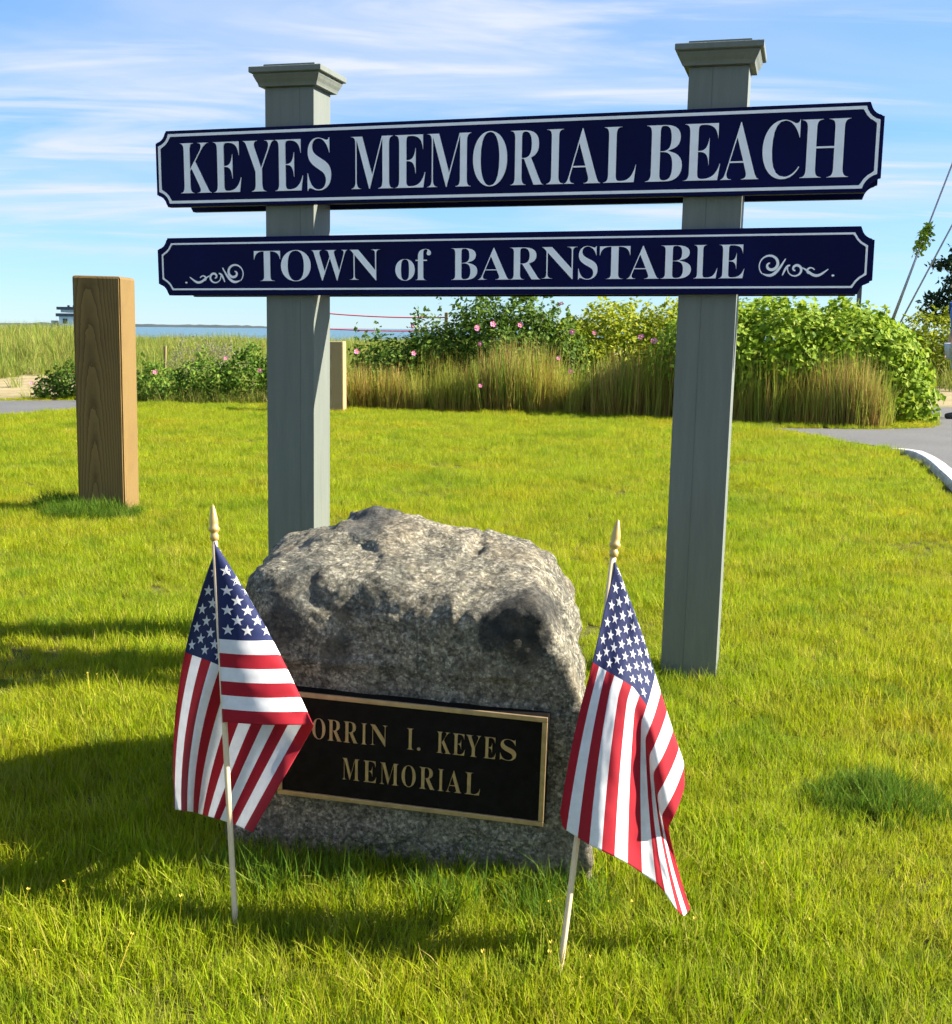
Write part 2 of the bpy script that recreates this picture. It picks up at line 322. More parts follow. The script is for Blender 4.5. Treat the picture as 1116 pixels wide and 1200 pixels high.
def rock_mat():
    m, t, b = new_mat('lichened_granite')
    tcn = N(t, 'ShaderNodeTexCoord'); P = tcn.outputs['Object']
    def nz(s, d=4, r=0.6):
        n = N(t, 'ShaderNodeTexNoise'); t.links.new(P, n.inputs['Vector']); n.inputs['Scale'].default_value = s; n.inputs['Detail'].default_value = d; n.inputs['Roughness'].default_value = r
        return n.outputs[0]
    base = ramp(t, nz(5, 5), [(0.3, (0.125, 0.119, 0.092)), (0.5, (0.20, 0.185, 0.14)), (0.7, (0.29, 0.255, 0.19))])
    vor = N(t, 'ShaderNodeTexVoronoi'); t.links.new(P, vor.inputs['Vector']); vor.inputs['Scale'].default_value = 190
    sep = N(t, 'ShaderNodeSeparateColor'); t.links.new(vor.outputs['Color'], sep.inputs[0])
    sp = ramp(t, sep.outputs[0], [(0.0, (0.035, 0.035, 0.03)), (0.36, (0.12, 0.112, 0.09)), (0.66, (0.18, 0.168, 0.138)), (0.93, (0.40, 0.378, 0.33))])
    c = mixc(t, 0.5, base, sp)
    sp2 = ramp(t, nz(110, 4, 0.75), [(0.40, (0.35, 0.35, 0.34)), (0.5, (1, 1, 1)), (0.64, (1.7, 1.65, 1.55))])
    c = mixc(t, 0.75, c, sp2, 'MULTIPLY')
    # dark inclusions in the stone: centre and radius in the stone's own frame
    for (p, r, k, colr) in ROCK_SPOTS:
        sq = N(t, 'ShaderNodeVectorMath', operation='MULTIPLY'); t.links.new(P, sq.inputs[0]); sq.inputs[1].default_value = (1, 0.3, 1)
        d = N(t, 'ShaderNodeVectorMath', operation='DISTANCE'); t.links.new(sq.outputs[0], d.inputs[0]); d.inputs[1].default_value = (p[0], p[1] * 0.3, p[2])
        ad_ = N(t, 'ShaderNodeMath', operation='MULTIPLY_ADD'); t.links.new(nz(14, 4), ad_.inputs[0]); ad_.inputs[1].default_value = 0.05; t.links.new(d.outputs['Value'], ad_.inputs[2])
        mr = N(t, 'ShaderNodeMapRange', interpolation_type='SMOOTHSTEP'); t.links.new(ad_.outputs[0], mr.inputs[0]); mr.inputs[1].default_value = r + 0.025 + 0.012; mr.inputs[2].default_value = r + 0.025 - 0.012
        f_ = N(t, 'ShaderNodeMath', operation='MULTIPLY'); t.links.new(mr.outputs[0], f_.inputs[0]); f_.inputs[1].default_value = k
        c = mixc(t, f_.outputs[0], c, colr)
    lich = ramp(t, nz(9, 6, 0.7), [(0.56, (0, 0, 0)), (0.64, (0.6, 0.6, 0.6))])
    c = mixc(t, lich, c, (0.05, 0.052, 0.045))
    c = mixc(t, ramp(t, nz(6.5, 5, 0.6), [(0.5, (0, 0, 0)), (0.68, (0.4, 0.4, 0.4))]), c, (0.16, 0.125, 0.08))
    c = mixc(t, 0.8, c, ramp(t, nz(34, 4, 0.7), [(0.38, (0.5, 0.5, 0.5)), (0.5, (1, 1, 1)), (0.62, (1.3, 1.28, 1.22))]), 'MULTIPLY')
    crack = N(t, 'ShaderNodeTexVoronoi', feature='DISTANCE_TO_EDGE'); t.links.new(P, crack.inputs['Vector']); crack.inputs['Scale'].default_value = 5.5
    c = mixc(t, ramp(t, crack.outputs[0], [(0.0, (0.55, 0.55, 0.55)), (0.012, (0, 0, 0))]), c, (0.04, 0.038, 0.032))
    stain = noise_node(t, 4.0, 5, 0.65, vscale=(4, 4, 0.6))
    c = mixc(t, 0.7, c, ramp(t, stain, [(0.35, (0.72, 0.72, 0.7)), (0.6, (1.08, 1.06, 1.0))]), 'MULTIPLY')
    t.links.new(c, b.inputs['Base Color']); b.inputs['Roughness'].default_value = 0.9; b.inputs['Specular IOR Level'].default_value = 0.2
    h = mixc(t, 0.6, nz(70, 6, 0.75), sep.outputs[1])
    bump(t, b, h, 1.0, 0.014)
    return m

# ------------------------------------------------------------------ terrain
def smooth(a, b, x):
    x = min(1, max(0, (x - a) / (b - a))); return x * x * (3 - 2 * x)
def terrain(x, y):
    if y < 15.5: return 0.0
    a = x / max(y, 1)
    hgt = 0.24 + 0.34 * smooth(-0.29, -0.36, a) + 0.15 * smooth(0.1, 0.4, a)
    lump = 0.10 * noise.noise((x * 0.22, y * 0.22, 3.1)) + 0.05 * noise.noise((x * 0.6, y * 0.6, 7.7))
    z = smooth(15.5, 30, y) * (hgt + lump)
    z -= smooth(48, 150, y) * 3.6
    return z
def build_ground():
    xs = sorted(set([-9000, -3000, -1000, -400, -200] + list(range(-120, 121, 8)) + [i * 0.8 for i in range(-40, 41)] + [200, 400, 1000, 3000, 9000]))
    ys = sorted(set([-9000, -3000, -800, -200, -60, -20, -8, 0, 4, 8, 12, 15.4] + [15.5 + i * 0.8 for i in range(0, 46)] + [55, 60, 70, 80, 95, 110, 130, 150, 180, 240, 400, 900, 2500, 5000, 9000]))
    V = [(x, y, terrain(x, y)) for y in ys for x in xs]
    n = len(xs)
    Fc = [(j * n + i, j * n + i + 1, (j + 1) * n + i + 1, (j + 1) * n + i) for j in range(len(ys) - 1) for i in range(n - 1)]
    g = pyd('ground', V, Fc, M['ground'], None, True); tag(g, kind='structure')
    s = pyd('sea', [(-9500, 92, -1.75), (9500, 92, -1.75), (9500, 9500, -1.75), (-9500, 9500, -1.75)], [(0, 1, 2, 3)], M['sea']); tag(s, kind='structure')
build_ground()
# low far shore on the horizon
def far_shore():
    rng = random.Random(5); V = []; Fc = []
    Y = 3200; xs = np.linspace(-1500, -480, 70)
    for i, x in enumerate(xs):
        e = min(1, i / 8, (69 - i) / 12)
        h = max(0.2, (6.5 + 5 * noise.noise((x * 0.008, 1, 0)) + 2.5 * rng.random()) * max(0, e))
        V += [(x, Y - 20, -1.9), (x, Y, -1.7 + h), (x, Y + 60, -1.9)]
    for i in range(69):
        a = i * 3; Fc += [(a, a + 3, a + 4, a + 1), (a + 1, a + 4, a + 5, a + 2)]
    tag(pyd('far_hills', V, Fc, M['islands'], None, True), kind='structure')
far_shore()

# asphalt road at the right, its kerb, and the path at the left
CURB = [(3.57, 11.13), (3.70, 10.88), (3.82, 10.62), (3.885, 10.28), (3.835, 9.6), (3.716, 9.01), (3.55, 8.39), (3.35, 7.66), (3.04, 6.65), (2.62, 5.34), (2.05, 3.6), (1.45, 1.6), (0.6, -1.5), (-0.4, -5.0)]
def catmull(P, k=5):
    out = []
    for i in range(len(P) - 1):
        p0 = np.array(P[max(i - 1, 0)], float); p1 = np.array(P[i], float); p2 = np.array(P[i + 1], float); p3 = np.array(P[min(i + 2, len(P) - 1)], float)
        for j in range(k):
            t = j / k
            out.append(0.5 * ((2 * p1) + (-p0 + p2) * t + (2 * p0 - 5 * p1 + 4 * p2 - p3) * t * t + (-p0 + 3 * p1 - 3 * p2 + p3) * t ** 3))
    out.append(np.array(P[-1], float)); return out
CC = catmull(CURB)
def build_road():
    road = [(p[0], p[1]) for p in CC] + [(40, -6), (60, 4), (60, 19.6), (9, 19.3), (6.6, 18.6), (6.1, 16), (5.75, 14.2), (5.2, 12.9), (4.4, 12.55), (3.2, 12.6)]
    bm = bmesh.new(); vs = [bm.verts.new((x, y, 0.006)) for x, y in road]; f = bm.faces.new(vs)
    bmesh.ops.triangulate(bm, faces=[f]); o = from_bm('road', bm, M['asphalt']); tag(o, kind='structure')
    prof = [(-0.01, -0.03), (-0.005, 0.05), (0.012, 0.058), (0.092, 0.058), (0.105, 0.048), (0.11, -0.03)]
    V = []; Fc = []; n = len(prof)
    KC = CC[13:]
    for i, p in enumerate(KC):
        d = KC[min(i + 1, len(KC) - 1)] - KC[max(i - 1, 0)]; d = d / np.linalg.norm(d); nr = np.array([d[1], -d[0]])  # towards the lawn
        e = min(1.0, i / 6.0)
        for a, z in prof: V.append((p[0] + nr[0] * a, p[1] + nr[1] * a, z * (0.15 + 0.85 * e)))
    for i in range(len(KC) - 1):
        for k in range(n - 1):
            Fc.append((i * n + k, i * n + k + 1, (i + 1) * n + k + 1, (i + 1) * n + k))
    tag(pyd('kerb', V, Fc, M['kerb']), kind='structure')
    path = [(-14, 13.2), (-9, 12.2), (-5.9, 12.6), (-5.2, 13.5), (-4.9, 14.3), (-4.8, 15.2), (-5.3, 15.85), (-6.5, 15.5), (-9, 15.0), (-14, 15.6)]
    bm = bmesh.new(); vs = [bm.verts.new((x, y, 0.02)) for x, y in path]; f = bm.faces.new(vs)
    bmesh.ops.triangulate(bm, faces=[f]); o = from_bm('path', bm, M['asphalt']); tag(o, kind='structure')
build_road()
def in_poly(x, y, P):
    c = False; j = len(P) - 1
    for i in range(len(P)):
        if (P[i][1] > y) != (P[j][1] > y) and x < (P[j][0] - P[i][0]) * (y - P[i][1]) / (P[j][1] - P[i][1]) + P[i][0]: c = not c
        j = i
    return c
PATHP = [(-14, 13.2), (-9, 12.2), (-5.9, 12.6), (-5.2, 13.5), (-4.9, 14.3), (-4.8, 15.2), (-5.3, 15.85), (-6.5, 15.5), (-9, 15.0), (-14, 15.6)]
CURBP = [(float(p[0]), float(p[1])) for p in CC]
ROADP = CURBP + [(40, -6), (60, 4), (60, 19.6), (9, 19.3), (6.6, 18.6), (6.1, 16), (5.75, 14.2), (5.2, 12.9), (4.4, 12.55), (3.2, 12.6)]

# ------------------------------------------------------------------ grasses (stuff)
def blades_mesh(name, mat, n, spread, h, hv, w, lean, bend, seed, seg=3, tint=(0.1, 1.0), dead=0.12):
    rng = random.Random(seed); V = []; Fc = []; T = []
    for i in range(n):
        r = spread * math.sqrt(rng.random()); a = rng.random() * 2 * math.pi
        bx, by = r * math.cos(a), r * math.sin(a)
        H = h * (1 + hv * rng.uniform(-1, 1)); ww = w * rng.uniform(0.7, 1.25)
        th = rng.random() * 2 * math.pi; L = lean * rng.gauss(0, 1) * H; B = bend * abs(rng.gauss(0.6, 0.5)) * H
        dxx, dyy = math.cos(th), math.sin(th)
        fa = th + math.pi / 2 + rng.uniform(-0.8, 0.8); fx, fy = math.cos(fa), math.sin(fa)
        tn = rng.uniform(*tint)
        if rng.random() < dead: tn = rng.uniform(0, 0.12)
        base = len(V)
        for k in range(seg + 1):
            s = k / seg
            px = bx + dxx * (L * s + B * s * s); py = by + dyy * (L * s + B * s * s); pz = H * s * (1 - 0.25 * (B / H) * s) - 0.004
            q = ww * (1 - s) ** 0.6 * 0.5
            if k < seg: V += [(px - fx * q, py - fy * q, pz), (px + fx * q, py + fy * q, pz)]
            else: V.append((px, py, pz))
        for k in range(seg):
            b0 = base + 2 * k
            if k < seg - 1: Fc.append((b0, b0 + 1, b0 + 3, b0 + 2))
            else: Fc.append((b0, b0 + 1, b0 + 2))
            s = (k + 0.5) / seg
            T.append(max(0, min(1, tn * (0.45 + 0.65 * s) if tn > 0.13 else tn)))
    me = bpy.data.meshes.new(name); me.from_pydata(V, [], Fc); me.update()
    at_ = me.attributes.new('tint', 'FLOAT', 'FACE'); at_.data.foreach_set('value', T)
    me.materials.append(mat)
    me.polygons.foreach_set('use_smooth', [True] * len(me.polygons))
    return me
def tuft_collection(name, meshes):
    c = bpy.data.collections.new(name)
    for i, me in enumerate(meshes):
        c.objects.link(bpy.data.objects.new(me.name, me))
    return c
def scatter_group(name, coll, smin, smax, tilt, seed):
    g = bpy.data.node_groups.new(name, 'GeometryNodeTree')
    g.interface.new_socket('Geometry', in_out='INPUT', socket_type='NodeSocketGeometry')
    g.interface.new_socket('Geometry', in_out='OUTPUT', socket_type='NodeSocketGeometry')
    gi = g.nodes.new('NodeGroupInput'); go = g.nodes.new('NodeGroupOutput')
    ci = g.nodes.new('GeometryNodeCollectionInfo'); ci.inputs['Collection'].default_value = coll
    ci.inputs['Separate Children'].default_value = True; ci.inputs['Reset Children'].default_value = True
    iop = g.nodes.new('GeometryNodeInstanceOnPoints'); iop.inputs['Pick Instance'].default_value = True
    m2p = g.nodes.new('GeometryNodeMeshToPoints')
    rr = g.nodes.new('FunctionNodeRandomValue'); rr.data_type = 'FLOAT_VECTOR'
    rr.inputs[0].default_value = (-tilt, -tilt, 0); rr.inputs[1].default_value = (tilt, tilt, 6.283); rr.inputs['Seed'].default_value = seed
    na = g.nodes.new('GeometryNodeInputNamedAttribute'); na.data_type = 'FLOAT'; na.inputs['Name'].default_value = 'size'
    rs = g.nodes.new('FunctionNodeRandomValue'); rs.data_type = 'FLOAT'; rs.inputs[2].default_value = smin; rs.inputs[3].default_value = smax; rs.inputs['Seed'].default_value = seed + 1
    mu = g.nodes.new('ShaderNodeMath'); mu.operation = 'MULTIPLY'
    ri = g.nodes.new('FunctionNodeRandomValue'); ri.data_type = 'INT'; ri.inputs[4].default_value = 0; ri.inputs[5].default_value = len(coll.objects) - 1; ri.inputs['Seed'].default_value = seed + 2
    L = g.links.new
    L(gi.outputs[0], m2p.inputs['Mesh']); L(m2p.outputs[0], iop.inputs['Points']); L(ci.outputs[0], iop.inputs['Instance'])
    L(rr.outputs[0], iop.inputs['Rotation']); L(na.outputs[0], mu.inputs[0]); L(rs.outputs[1], mu.inputs[1]); L(mu.outputs[0], iop.inputs['Scale'])
    L(ri.outputs[2], iop.inputs['Instance Index']); L(iop.outputs[0], go.inputs[0])
    return g
def scatter(name, pts, sizes, coll, smin, smax, tilt, seed, mat):
    """points -> one object that grows a tuft on every point"""
    me = bpy.data.meshes.new(name); me.from_pydata([tuple(p) for p in pts], [], []); me.update()
    a = me.attributes.new('size', 'FLOAT', 'POINT'); a.data.foreach_set('value', list(map(float, sizes)))
    me.materials.append(mat)
    o = bpy.data.objects.new(name, me); COL.objects.link(o)
    md = o.modifiers.new('tufts', 'NODES'); md.node_group = scatter_group(name + '_scatter', coll, smin, smax, tilt, seed)
    tag(o, kind='stuff')
    return o

# ---- sign frame numbers are needed to keep grass out of posts
SX, SY, SYAW = -1.04865, 3.79956, -0.278622
sex = Vector((math.cos(SYAW), math.sin(SYAW), 0)); sey = Vector((-math.sin(SYAW), math.cos(SYAW), 0))
def S(x, y, z): return Vector((SX, SY, 0)) + sex * x + sey * y + Vector((0, 0, z))
PW, PD, TB = 0.1643, 0.1299, 0.0277
XP = (0.3713, 1.6882)
ROCKO = Vector((-0.105, 2.075, 0)); ROCKYAW = math.radians(-12)
rex = Vector((math.cos(ROCKYAW), math.sin(ROCKYAW), 0)); rey = Vector((-math.sin(ROCKYAW), math.cos(ROCKYAW), 0))
WOODP = Vector((-2.105, 6.43, 0))

def lawn():
    rng = np.random.default_rng(11)
    cols = [blades_mesh('tuft_%d' % i, M['lawn'], 140, 0.062, 0.043, 0.55, 0.0026, 0.30, 0.6, 100 + i, dead=0.06) for i in range(10)]
    coll = tuft_collection('lawn_tufts', cols)
    P = []; Z = []
    def band(y0, y1, dens, size):
        area = (y1 - y0) * ((y0 + y1) / 2 + 1.3)
        n = int(area * dens)
        st = 1 / math.sqrt(dens); g = []
        for yi in np.arange(y0, y1, st):
            wx = 0.5 * yi + 0.65
            for xi in np.arange(-wx, wx, st): g.append((xi + rng.uniform(-0.5, 0.5) * st, yi + rng.uniform(-0.5, 0.5) * st))
        for xx, yy in g:
            if in_poly(xx, yy, ROADP) or in_poly(xx, yy, PATHP): continue
            if xx > 0.4:
                # a little way off the kerb
                if min((xx - c[0]) ** 2 + (yy - c[1]) ** 2 for c in CURBP) < 0.03: continue
            lp = Vector((xx, yy, 0)) - ROCKO; lx, ly = lp.dot(rex), lp.dot(rey)
            if abs(lx) < 0.28 and 0.04 < ly < 0.55: continue
            s = size * (0.85 + 0.45 * noise.noise((xx * 1.7, yy * 1.7, 0)) + 0.18 * noise.noise((xx * 6, yy * 6, 2)))
            # unmown growth against the stone, the posts
            dr = max(abs(lx) - 0.30, abs(ly - 0.28) - 0.26)
            if dr < 0.16: s *= 1.0 + 0.12 * smooth(0.16, 0.0, dr)
            for k in XP:
                q = S(k + PW / 2, TB + PD / 2, 0); dd = math.hypot(q.x - xx, q.y - yy)
                if dd < 0.22: s *= 0.9
            P.append((xx, yy, 0)); Z.append(max(0.45, s))
    band(1.15, 3.0, 430, 1.0)
    band(3.0, 5.0, 300, 1.0)
    band(5.0, 8.5, 210, 1.05)
    band(8.5, 16.3, 130, 1.15)
    Q = [(p, z) for p, z in zip(P, Z) if p[1] < 16.0 + 0.3 * math.sin(p[0] * 2.0)]
    o = scatter('lawn_grass', [q[0] for q in Q], [q[1] for q in Q], coll, 0.75, 1.25, 0.25, 1, M['lawn'])
    o['label'] = 'short yellow green lawn grass around the stone and the sign'
    # dark lush clumps
    cols = [blades_mesh('lush_%d' % i, M['lush'], 60, 0.05, 0.085, 0.4, 0.0036, 0.25, 0.6, 300 + i, dead=0.03) for i in range(4)]
    coll = tuft_collection('lush_tufts', cols)
    P = []; Z = []
    rr = random.Random(3)
    def clump(x, y, rx, ry, n, s):
        for _ in range(n):
            a = rr.random() * 6.283; r = math.sqrt(rr.random())
            P.append((x + rx * r * math.cos(a), y + ry * r * math.sin(a), 0)); Z.append(s * (1.15 - 0.6 * r) * rr.uniform(0.8, 1.2))
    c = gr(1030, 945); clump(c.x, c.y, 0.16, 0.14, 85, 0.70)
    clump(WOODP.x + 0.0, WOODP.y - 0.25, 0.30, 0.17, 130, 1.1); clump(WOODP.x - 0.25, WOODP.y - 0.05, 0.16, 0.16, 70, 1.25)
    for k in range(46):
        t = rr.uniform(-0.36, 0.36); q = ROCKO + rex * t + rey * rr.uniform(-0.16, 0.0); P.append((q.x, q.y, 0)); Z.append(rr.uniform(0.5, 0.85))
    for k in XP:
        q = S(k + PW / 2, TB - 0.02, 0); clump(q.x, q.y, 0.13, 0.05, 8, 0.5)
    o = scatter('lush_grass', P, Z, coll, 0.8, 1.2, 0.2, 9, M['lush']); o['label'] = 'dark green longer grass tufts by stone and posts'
lawn()

HEDGE_LINE = [(-1.75, 14.6), (-0.6, 14.55), (0.8, 14.3), (2.3, 13.8), (3.4, 13.15), (4.3, 12.75), (4.75, 13.0)]
def tall_grass():
    rng = random.Random(21)
    cols = [blades_mesh('reed_%d' % i, M['reed'], 34, 0.16, 0.66, 0.45, 0.011, 0.10, 0.20, 500 + i, seg=4, tint=(0.45, 1.0), dead=0.10) for i in range(6)]
    coll = tuft_collection('reed_tufts', cols)
    C_ = catmull(HEDGE_LINE, 12); P = []; Z = []
    for p, q in zip(C_[:-1], C_[1:]):
        d = q - p; L = np.linalg.norm(d); nr = np.array([-d[1], d[0]]) / L
        if nr[1] < 0: nr = -nr
        for _ in range(int(L * 110)):
            t = rng.random(); dep = rng.random() ** 1.3 * 0.95
            x, y = p + d * t + nr * dep
            hh = 0.80 + 0.3 * noise.noise((x * 1.1, y * 1.1, 5)) + 0.15 * dep
            if x > 3.8: hh *= 1.0 - 0.28 * smooth(4.4, 5.1, x)
            if x < -0.8: hh *= 0.85
            P.append((x, y, terrain(x, y))); Z.append(hh * 0.98)
    o = scatter('tall_grass', P, Z, coll, 0.55, 1.2, 0.10, 31, M['reed'])
    st = [blades_mesh('stalk_%d' % i, M['straw'], 9, 0.14, 0.86, 0.22, 0.010, 0.05, 0.10, 560 + i, seg=5, tint=(0.3, 1.0), dead=0.3) for i in range(5)]
    keep = [k for k in range(len(P)) if noise.noise((P[k][0] * 1.3, P[k][1] * 1.3, 2.0)) > -0.05]
    o2 = scatter('dry_stalks', [P[k] for k in keep], [Z[k] for k in keep], tuft_collection('stalk_tufts', st), 0.75, 1.1, 0.06, 33, M['straw'])
    o2['label'] = 'golden brown dry stalks standing among the tall grass'
    o['label'] = 'tall ochre and green grass along the foot of the hedge'
    # beach grass on the dunes
    cols = [blades_mesh('dune_%d' % i, M['dune'], 24, 0.14, 0.42, 0.4, 0.012, 0.25, 0.6, 700 + i, seg=3, dead=0.2) for i in range(6)]
    coll = tuft_collection('dune_tufts', cols)
    P = []; Z = []
    rr = np.random.default_rng(8)
    def add(y0, y1, a0, a1, n, size):
        y = np.sqrt(rr.uniform(y0 ** 2, y1 ** 2, n)); a = rr.uniform(a0, a1, n); x = a * y
        for xx, yy in zip(x, y):
            bare = noise.noise((xx * 0.35, yy * 0.35, 9.0))
            lowleft = smooth(-4.6, -5.4, xx) * smooth(20.5, 16.5, yy)
            if bare + 0.9 * lowleft > 0.32 and rr.random() < 0.9: continue
            if in_poly(xx, yy, PATHP): continue
            P.append((xx, yy, terrain(xx, yy) - 0.02)); Z.append(size * (0.9 + 0.4 * noise.noise((xx * 0.5, yy * 0.5, 4))))
    add(16.0, 22, -0.62, 0.02, 2600, 0.75)
    add(22, 34, -0.62, 0.06, 7500, 0.95)
    add(34, 50, -0.62, 0.10, 5200, 1.0)
    add(19.5, 34, 0.15, 0.6, 2500, 1.1)
    add(15.4, 16.4, -0.36, -0.12, 420, 0.5)
    o = scatter('beach_grass', P, Z, coll, 0.7, 1.3, 0.25, 41, M['dune']); o['label'] = 'yellow green beach grass covering the low dunes'
tall_grass()

# ------------------------------------------------------------------ lettering
_glyphs = {}
def serif(ch):
    """serif letter from the mathematical bold block of the built-in font stack"""
    if 'A' <= ch <= 'Z': return chr(0x1D400 + ord(ch) - 65)
    if 'a' <= ch <= 'z': return chr(0x1D41A + ord(ch) - 97)
    return ch
def glyph(ch, off):
    key = (ch, off)
    if key not in _glyphs:
        c = bpy.data.curves.new('glyph', 'FONT'); c.body = serif(ch); c.offset = off; c.extrude = 0.02; c.resolution_u = 5
        o = bpy.data.objects.new('glyph', c); COL.objects.link(o)
        bpy.context.view_layer.update()
        dg = bpy.context.evaluated_depsgraph_get()
        me = bpy.data.meshes.new_from_object(o.evaluated_get(dg))
        v = np.array([tuple(p.co) for p in me.vertices]); f = [tuple(p.vertices) for p in me.polygons]
        bpy.data.objects.remove(o); bpy.data.curves.remove(c); bpy.data.meshes.remove(me)
        lo, hi = v[:, :2].min(0), v[:, :2].max(0)
        v[:, :2] = (v[:, :2] - lo) / (hi - lo); v[:, 2] = (v[:, 2] + 0.02) / 0.04
        _glyphs[key] = (v, f)
    return _glyphs[key]
def letter(ch, x0, x1, z0, z1, proud, mat, parent, off=-0.01, back=0.002, yoff=0.0, shear=0.0, base=0.0):
    v, f = glyph(ch, off)
    V = [(x0 + (x1 - x0) * a, yoff - (proud * c - back * (1 - c)), z0 + (z1 - z0) * b) for a, b, c in v]
    return pyd('letter', V, f, mat, parent)

# ------------------------------------------------------------------ the sign
def board_outline(L, z0, z1, r, inset=0.0, k=7):
    """notched-corner outline in the board's x-z plane, counter-clockwise seen from the front"""
    P = []
    rr = r + 0.0
    for (cx, cz, a0) in ((0, z0, 90), (L, z0, 180), (L, z1, 270), (0, z1, 0)):
        for i in range(k + 1):
            a = math.radians(a0 - 90 * i / k)
            P.append((cx + (rr + inset) * math.cos(a), cz + (rr + inset) * math.sin(a)))
    # keep the inset line parallel to the straight edges
    if inset:
        Q = []
        for x, z in P:
            Q.append((min(max(x, inset), L - inset), min(max(z, z0 + inset), z1 - inset)))
        P = Q
    return P
def board(parent, name, L, z0, z1, r, y0, y1, face, marg, bw, tilt=0.0, mir=False):
    """solid board between depth y0 (front) and y1; border line on the outward face"""
    P = board_outline(L, z0, z1, r)
    bm = bmesh.new()
    a = [bm.verts.new((x, y0, z)) for x, z in P]; b = [bm.verts.new((x, y1, z)) for x, z in P]
    bm.faces.new(a); bm.faces.new(b[::-1]); n = len(P)
    side = []
    for i in range(n): side.append(bm.faces.new((a[i], b[i], b[(i + 1) % n], a[(i + 1) % n])))
    es = [e for e in bm.edges if (abs(e.verts[0].co.y - e.verts[1].co.y) < 1e-6)]
    bmesh.ops.bevel(bm, geom=es, offset=0.0022, segments=2, affect='EDGES')
    o = from_bm(name, bm, M['navy'], parent)
    A = board_outline(L, z0, z1, r, marg); B = board_outline(L, z0, z1, r, marg + bw)
    yf = (y0 - 0.0012) if face < 0 else (y1 + 0.0012)
    yb = (y0 + 0.002) if face < 0 else (y1 - 0.002)
    bm = bmesh.new(); n = len(A)
    fa = [bm.verts.new((x, yf, z)) for x, z in A]; fb = [bm.verts.new((x, yf, z)) for x, z in B]
    ga = [bm.verts.new((x, yb, z)) for x, z in A]; gb = [bm.verts.new((x, yb, z)) for x, z in B]
    for i in range(n):
        j = (i + 1) % n
        for quad in ((fa[i], fa[j], fb[j], fb[i]), (fa[i], ga[i], ga[j], fa[j]), (fb[i], fb[j], gb[j], gb[i])):
            try: bm.faces.new(quad)
            except ValueError: pass
    bmesh.ops.remove_doubles(bm, verts=bm.verts, dist=0.0003)
    from_bm('border_line', bm, M['sign_white'], o)
    return o
def ribbon(pts, wid, yf, yb):
    """flat raised stroke along 2-D points with a width at each"""
    n = len(pts); V = []; Fc = []
    for i, (x, z) in enumerate(pts):
        a = pts[max(i - 1, 0)]; b = pts[min(i + 1, n - 1)]
        d = math.hypot(b[0] - a[0], b[1] - a[1]) or 1; nx, nz = -(b[1] - a[1]) / d, (b[0] - a[0]) / d
        w = wid[i] / 2
        V += [(x + nx * w, yf, z + nz * w), (x - nx * w, yf, z - nz * w), (x + nx * w, yb, z + nz * w), (x - nx * w, yb, z - nz * w)]
    for i in range(n - 1):
        a = 4 * i; b = a + 4
        Fc += [(a, a + 1, b + 1, b), (a + 2, b + 2, b, a), (a + 1, a + 3, b + 3, b + 1)]
    return V, Fc
def scroll(parent, x0, x1, z0, z1, mirror):
    """carved scroll: a big curl, a smaller curl, a wave and a dot (unit box 0..1, big curl at the left)"""
    strokes = []
    def spiral(cx, cz, r0, r1, a0, a1, w0, w1, n=36, sq=1.0):
        P = []; Wd = []
        for i in range(n + 1):
            s = i / n; a = math.radians(a0 + (a1 - a0) * s); r = r0 + (r1 - r0) * s
            P.append((cx + r * math.cos(a), cz + r * sq * math.sin(a))); Wd.append(w0 + (w1 - w0) * math.sin(math.pi * min(1, s * 1.15)) if s < 0.87 else w0)
        return P, Wd
    # unit space: x 0..3.1, z 0..1
    P, Wd = spiral(0.52, 0.50, 0.06, 0.50, -250, 230, 0.05, 0.13, 54); 
    ex, ez = P[-1]
    strokes.append((P[::-1], Wd[::-1]))
    strokes.append(([(0.22 + 0.9 * t, 0.12 + 0.62 * t - 0.32 * math.sin(math.pi * t)) for t in np.linspace(0, 1, 14)], [0.05 + 0.08 * math.sin(math.pi * t) for t in np.linspace(0, 1, 14)]))
    P, Wd = spiral(1.55, 0.30, 0.05, 0.34, 260, -190, 0.05, 0.11, 44); strokes.append((P, Wd))
    strokes.append(([(1.02 + 0.30 * t, 0.05 + 0.42 * t + 0.12 * math.sin(math.pi * t)) for t in np.linspace(0, 1, 10)], [0.05 + 0.05 * math.sin(math.pi * t) for t in np.linspace(0, 1, 10)]))
    P, Wd = spiral(2.12, 0.20, 0.04, 0.19, 300, 20, 0.05, 0.09, 22); strokes.append((P, Wd))
    strokes.append(([(1.80 + 1.05 * t, 0.20 + 0.17 * math.cos(0.4 + 4.9 * t)) for t in np.linspace(0, 1, 26)], [0.04 + 0.08 * math.sin(math.pi * t) for t in np.linspace(0, 1, 26)]))
    strokes.append(([(2.98, 0.03), (3.02, 0.03), (3.06, 0.03), (3.10, 0.03)], [0.02, 0.09, 0.09, 0.02]))
    sx_, sz_ = (x1 - x0) / 3.1, (z1 - z0)
    V = []; Fc = []
    for k, (P, Wd) in enumerate(strokes):
        pts = []
        for x, z in P:
            xx = (x1 - x * sx_) if mirror else (x0 + x * sx_)
            pts.append((xx, z0 + z * sz_))
        v, f = ribbon(pts, [w * sz_ * 0.95 for w in Wd], -0.0014 - 0.00012 * k, 0.001)
        b = len(V); V += v; Fc += [tuple(i + b for i in q) for q in f]
    bm = bmesh.new(); vs = [bm.verts.new(p) for p in V]
    for q in Fc: bm.faces.new([vs[i] for i in q])
    return from_bm('scroll_ornament', bm, M['sign_white'], parent)

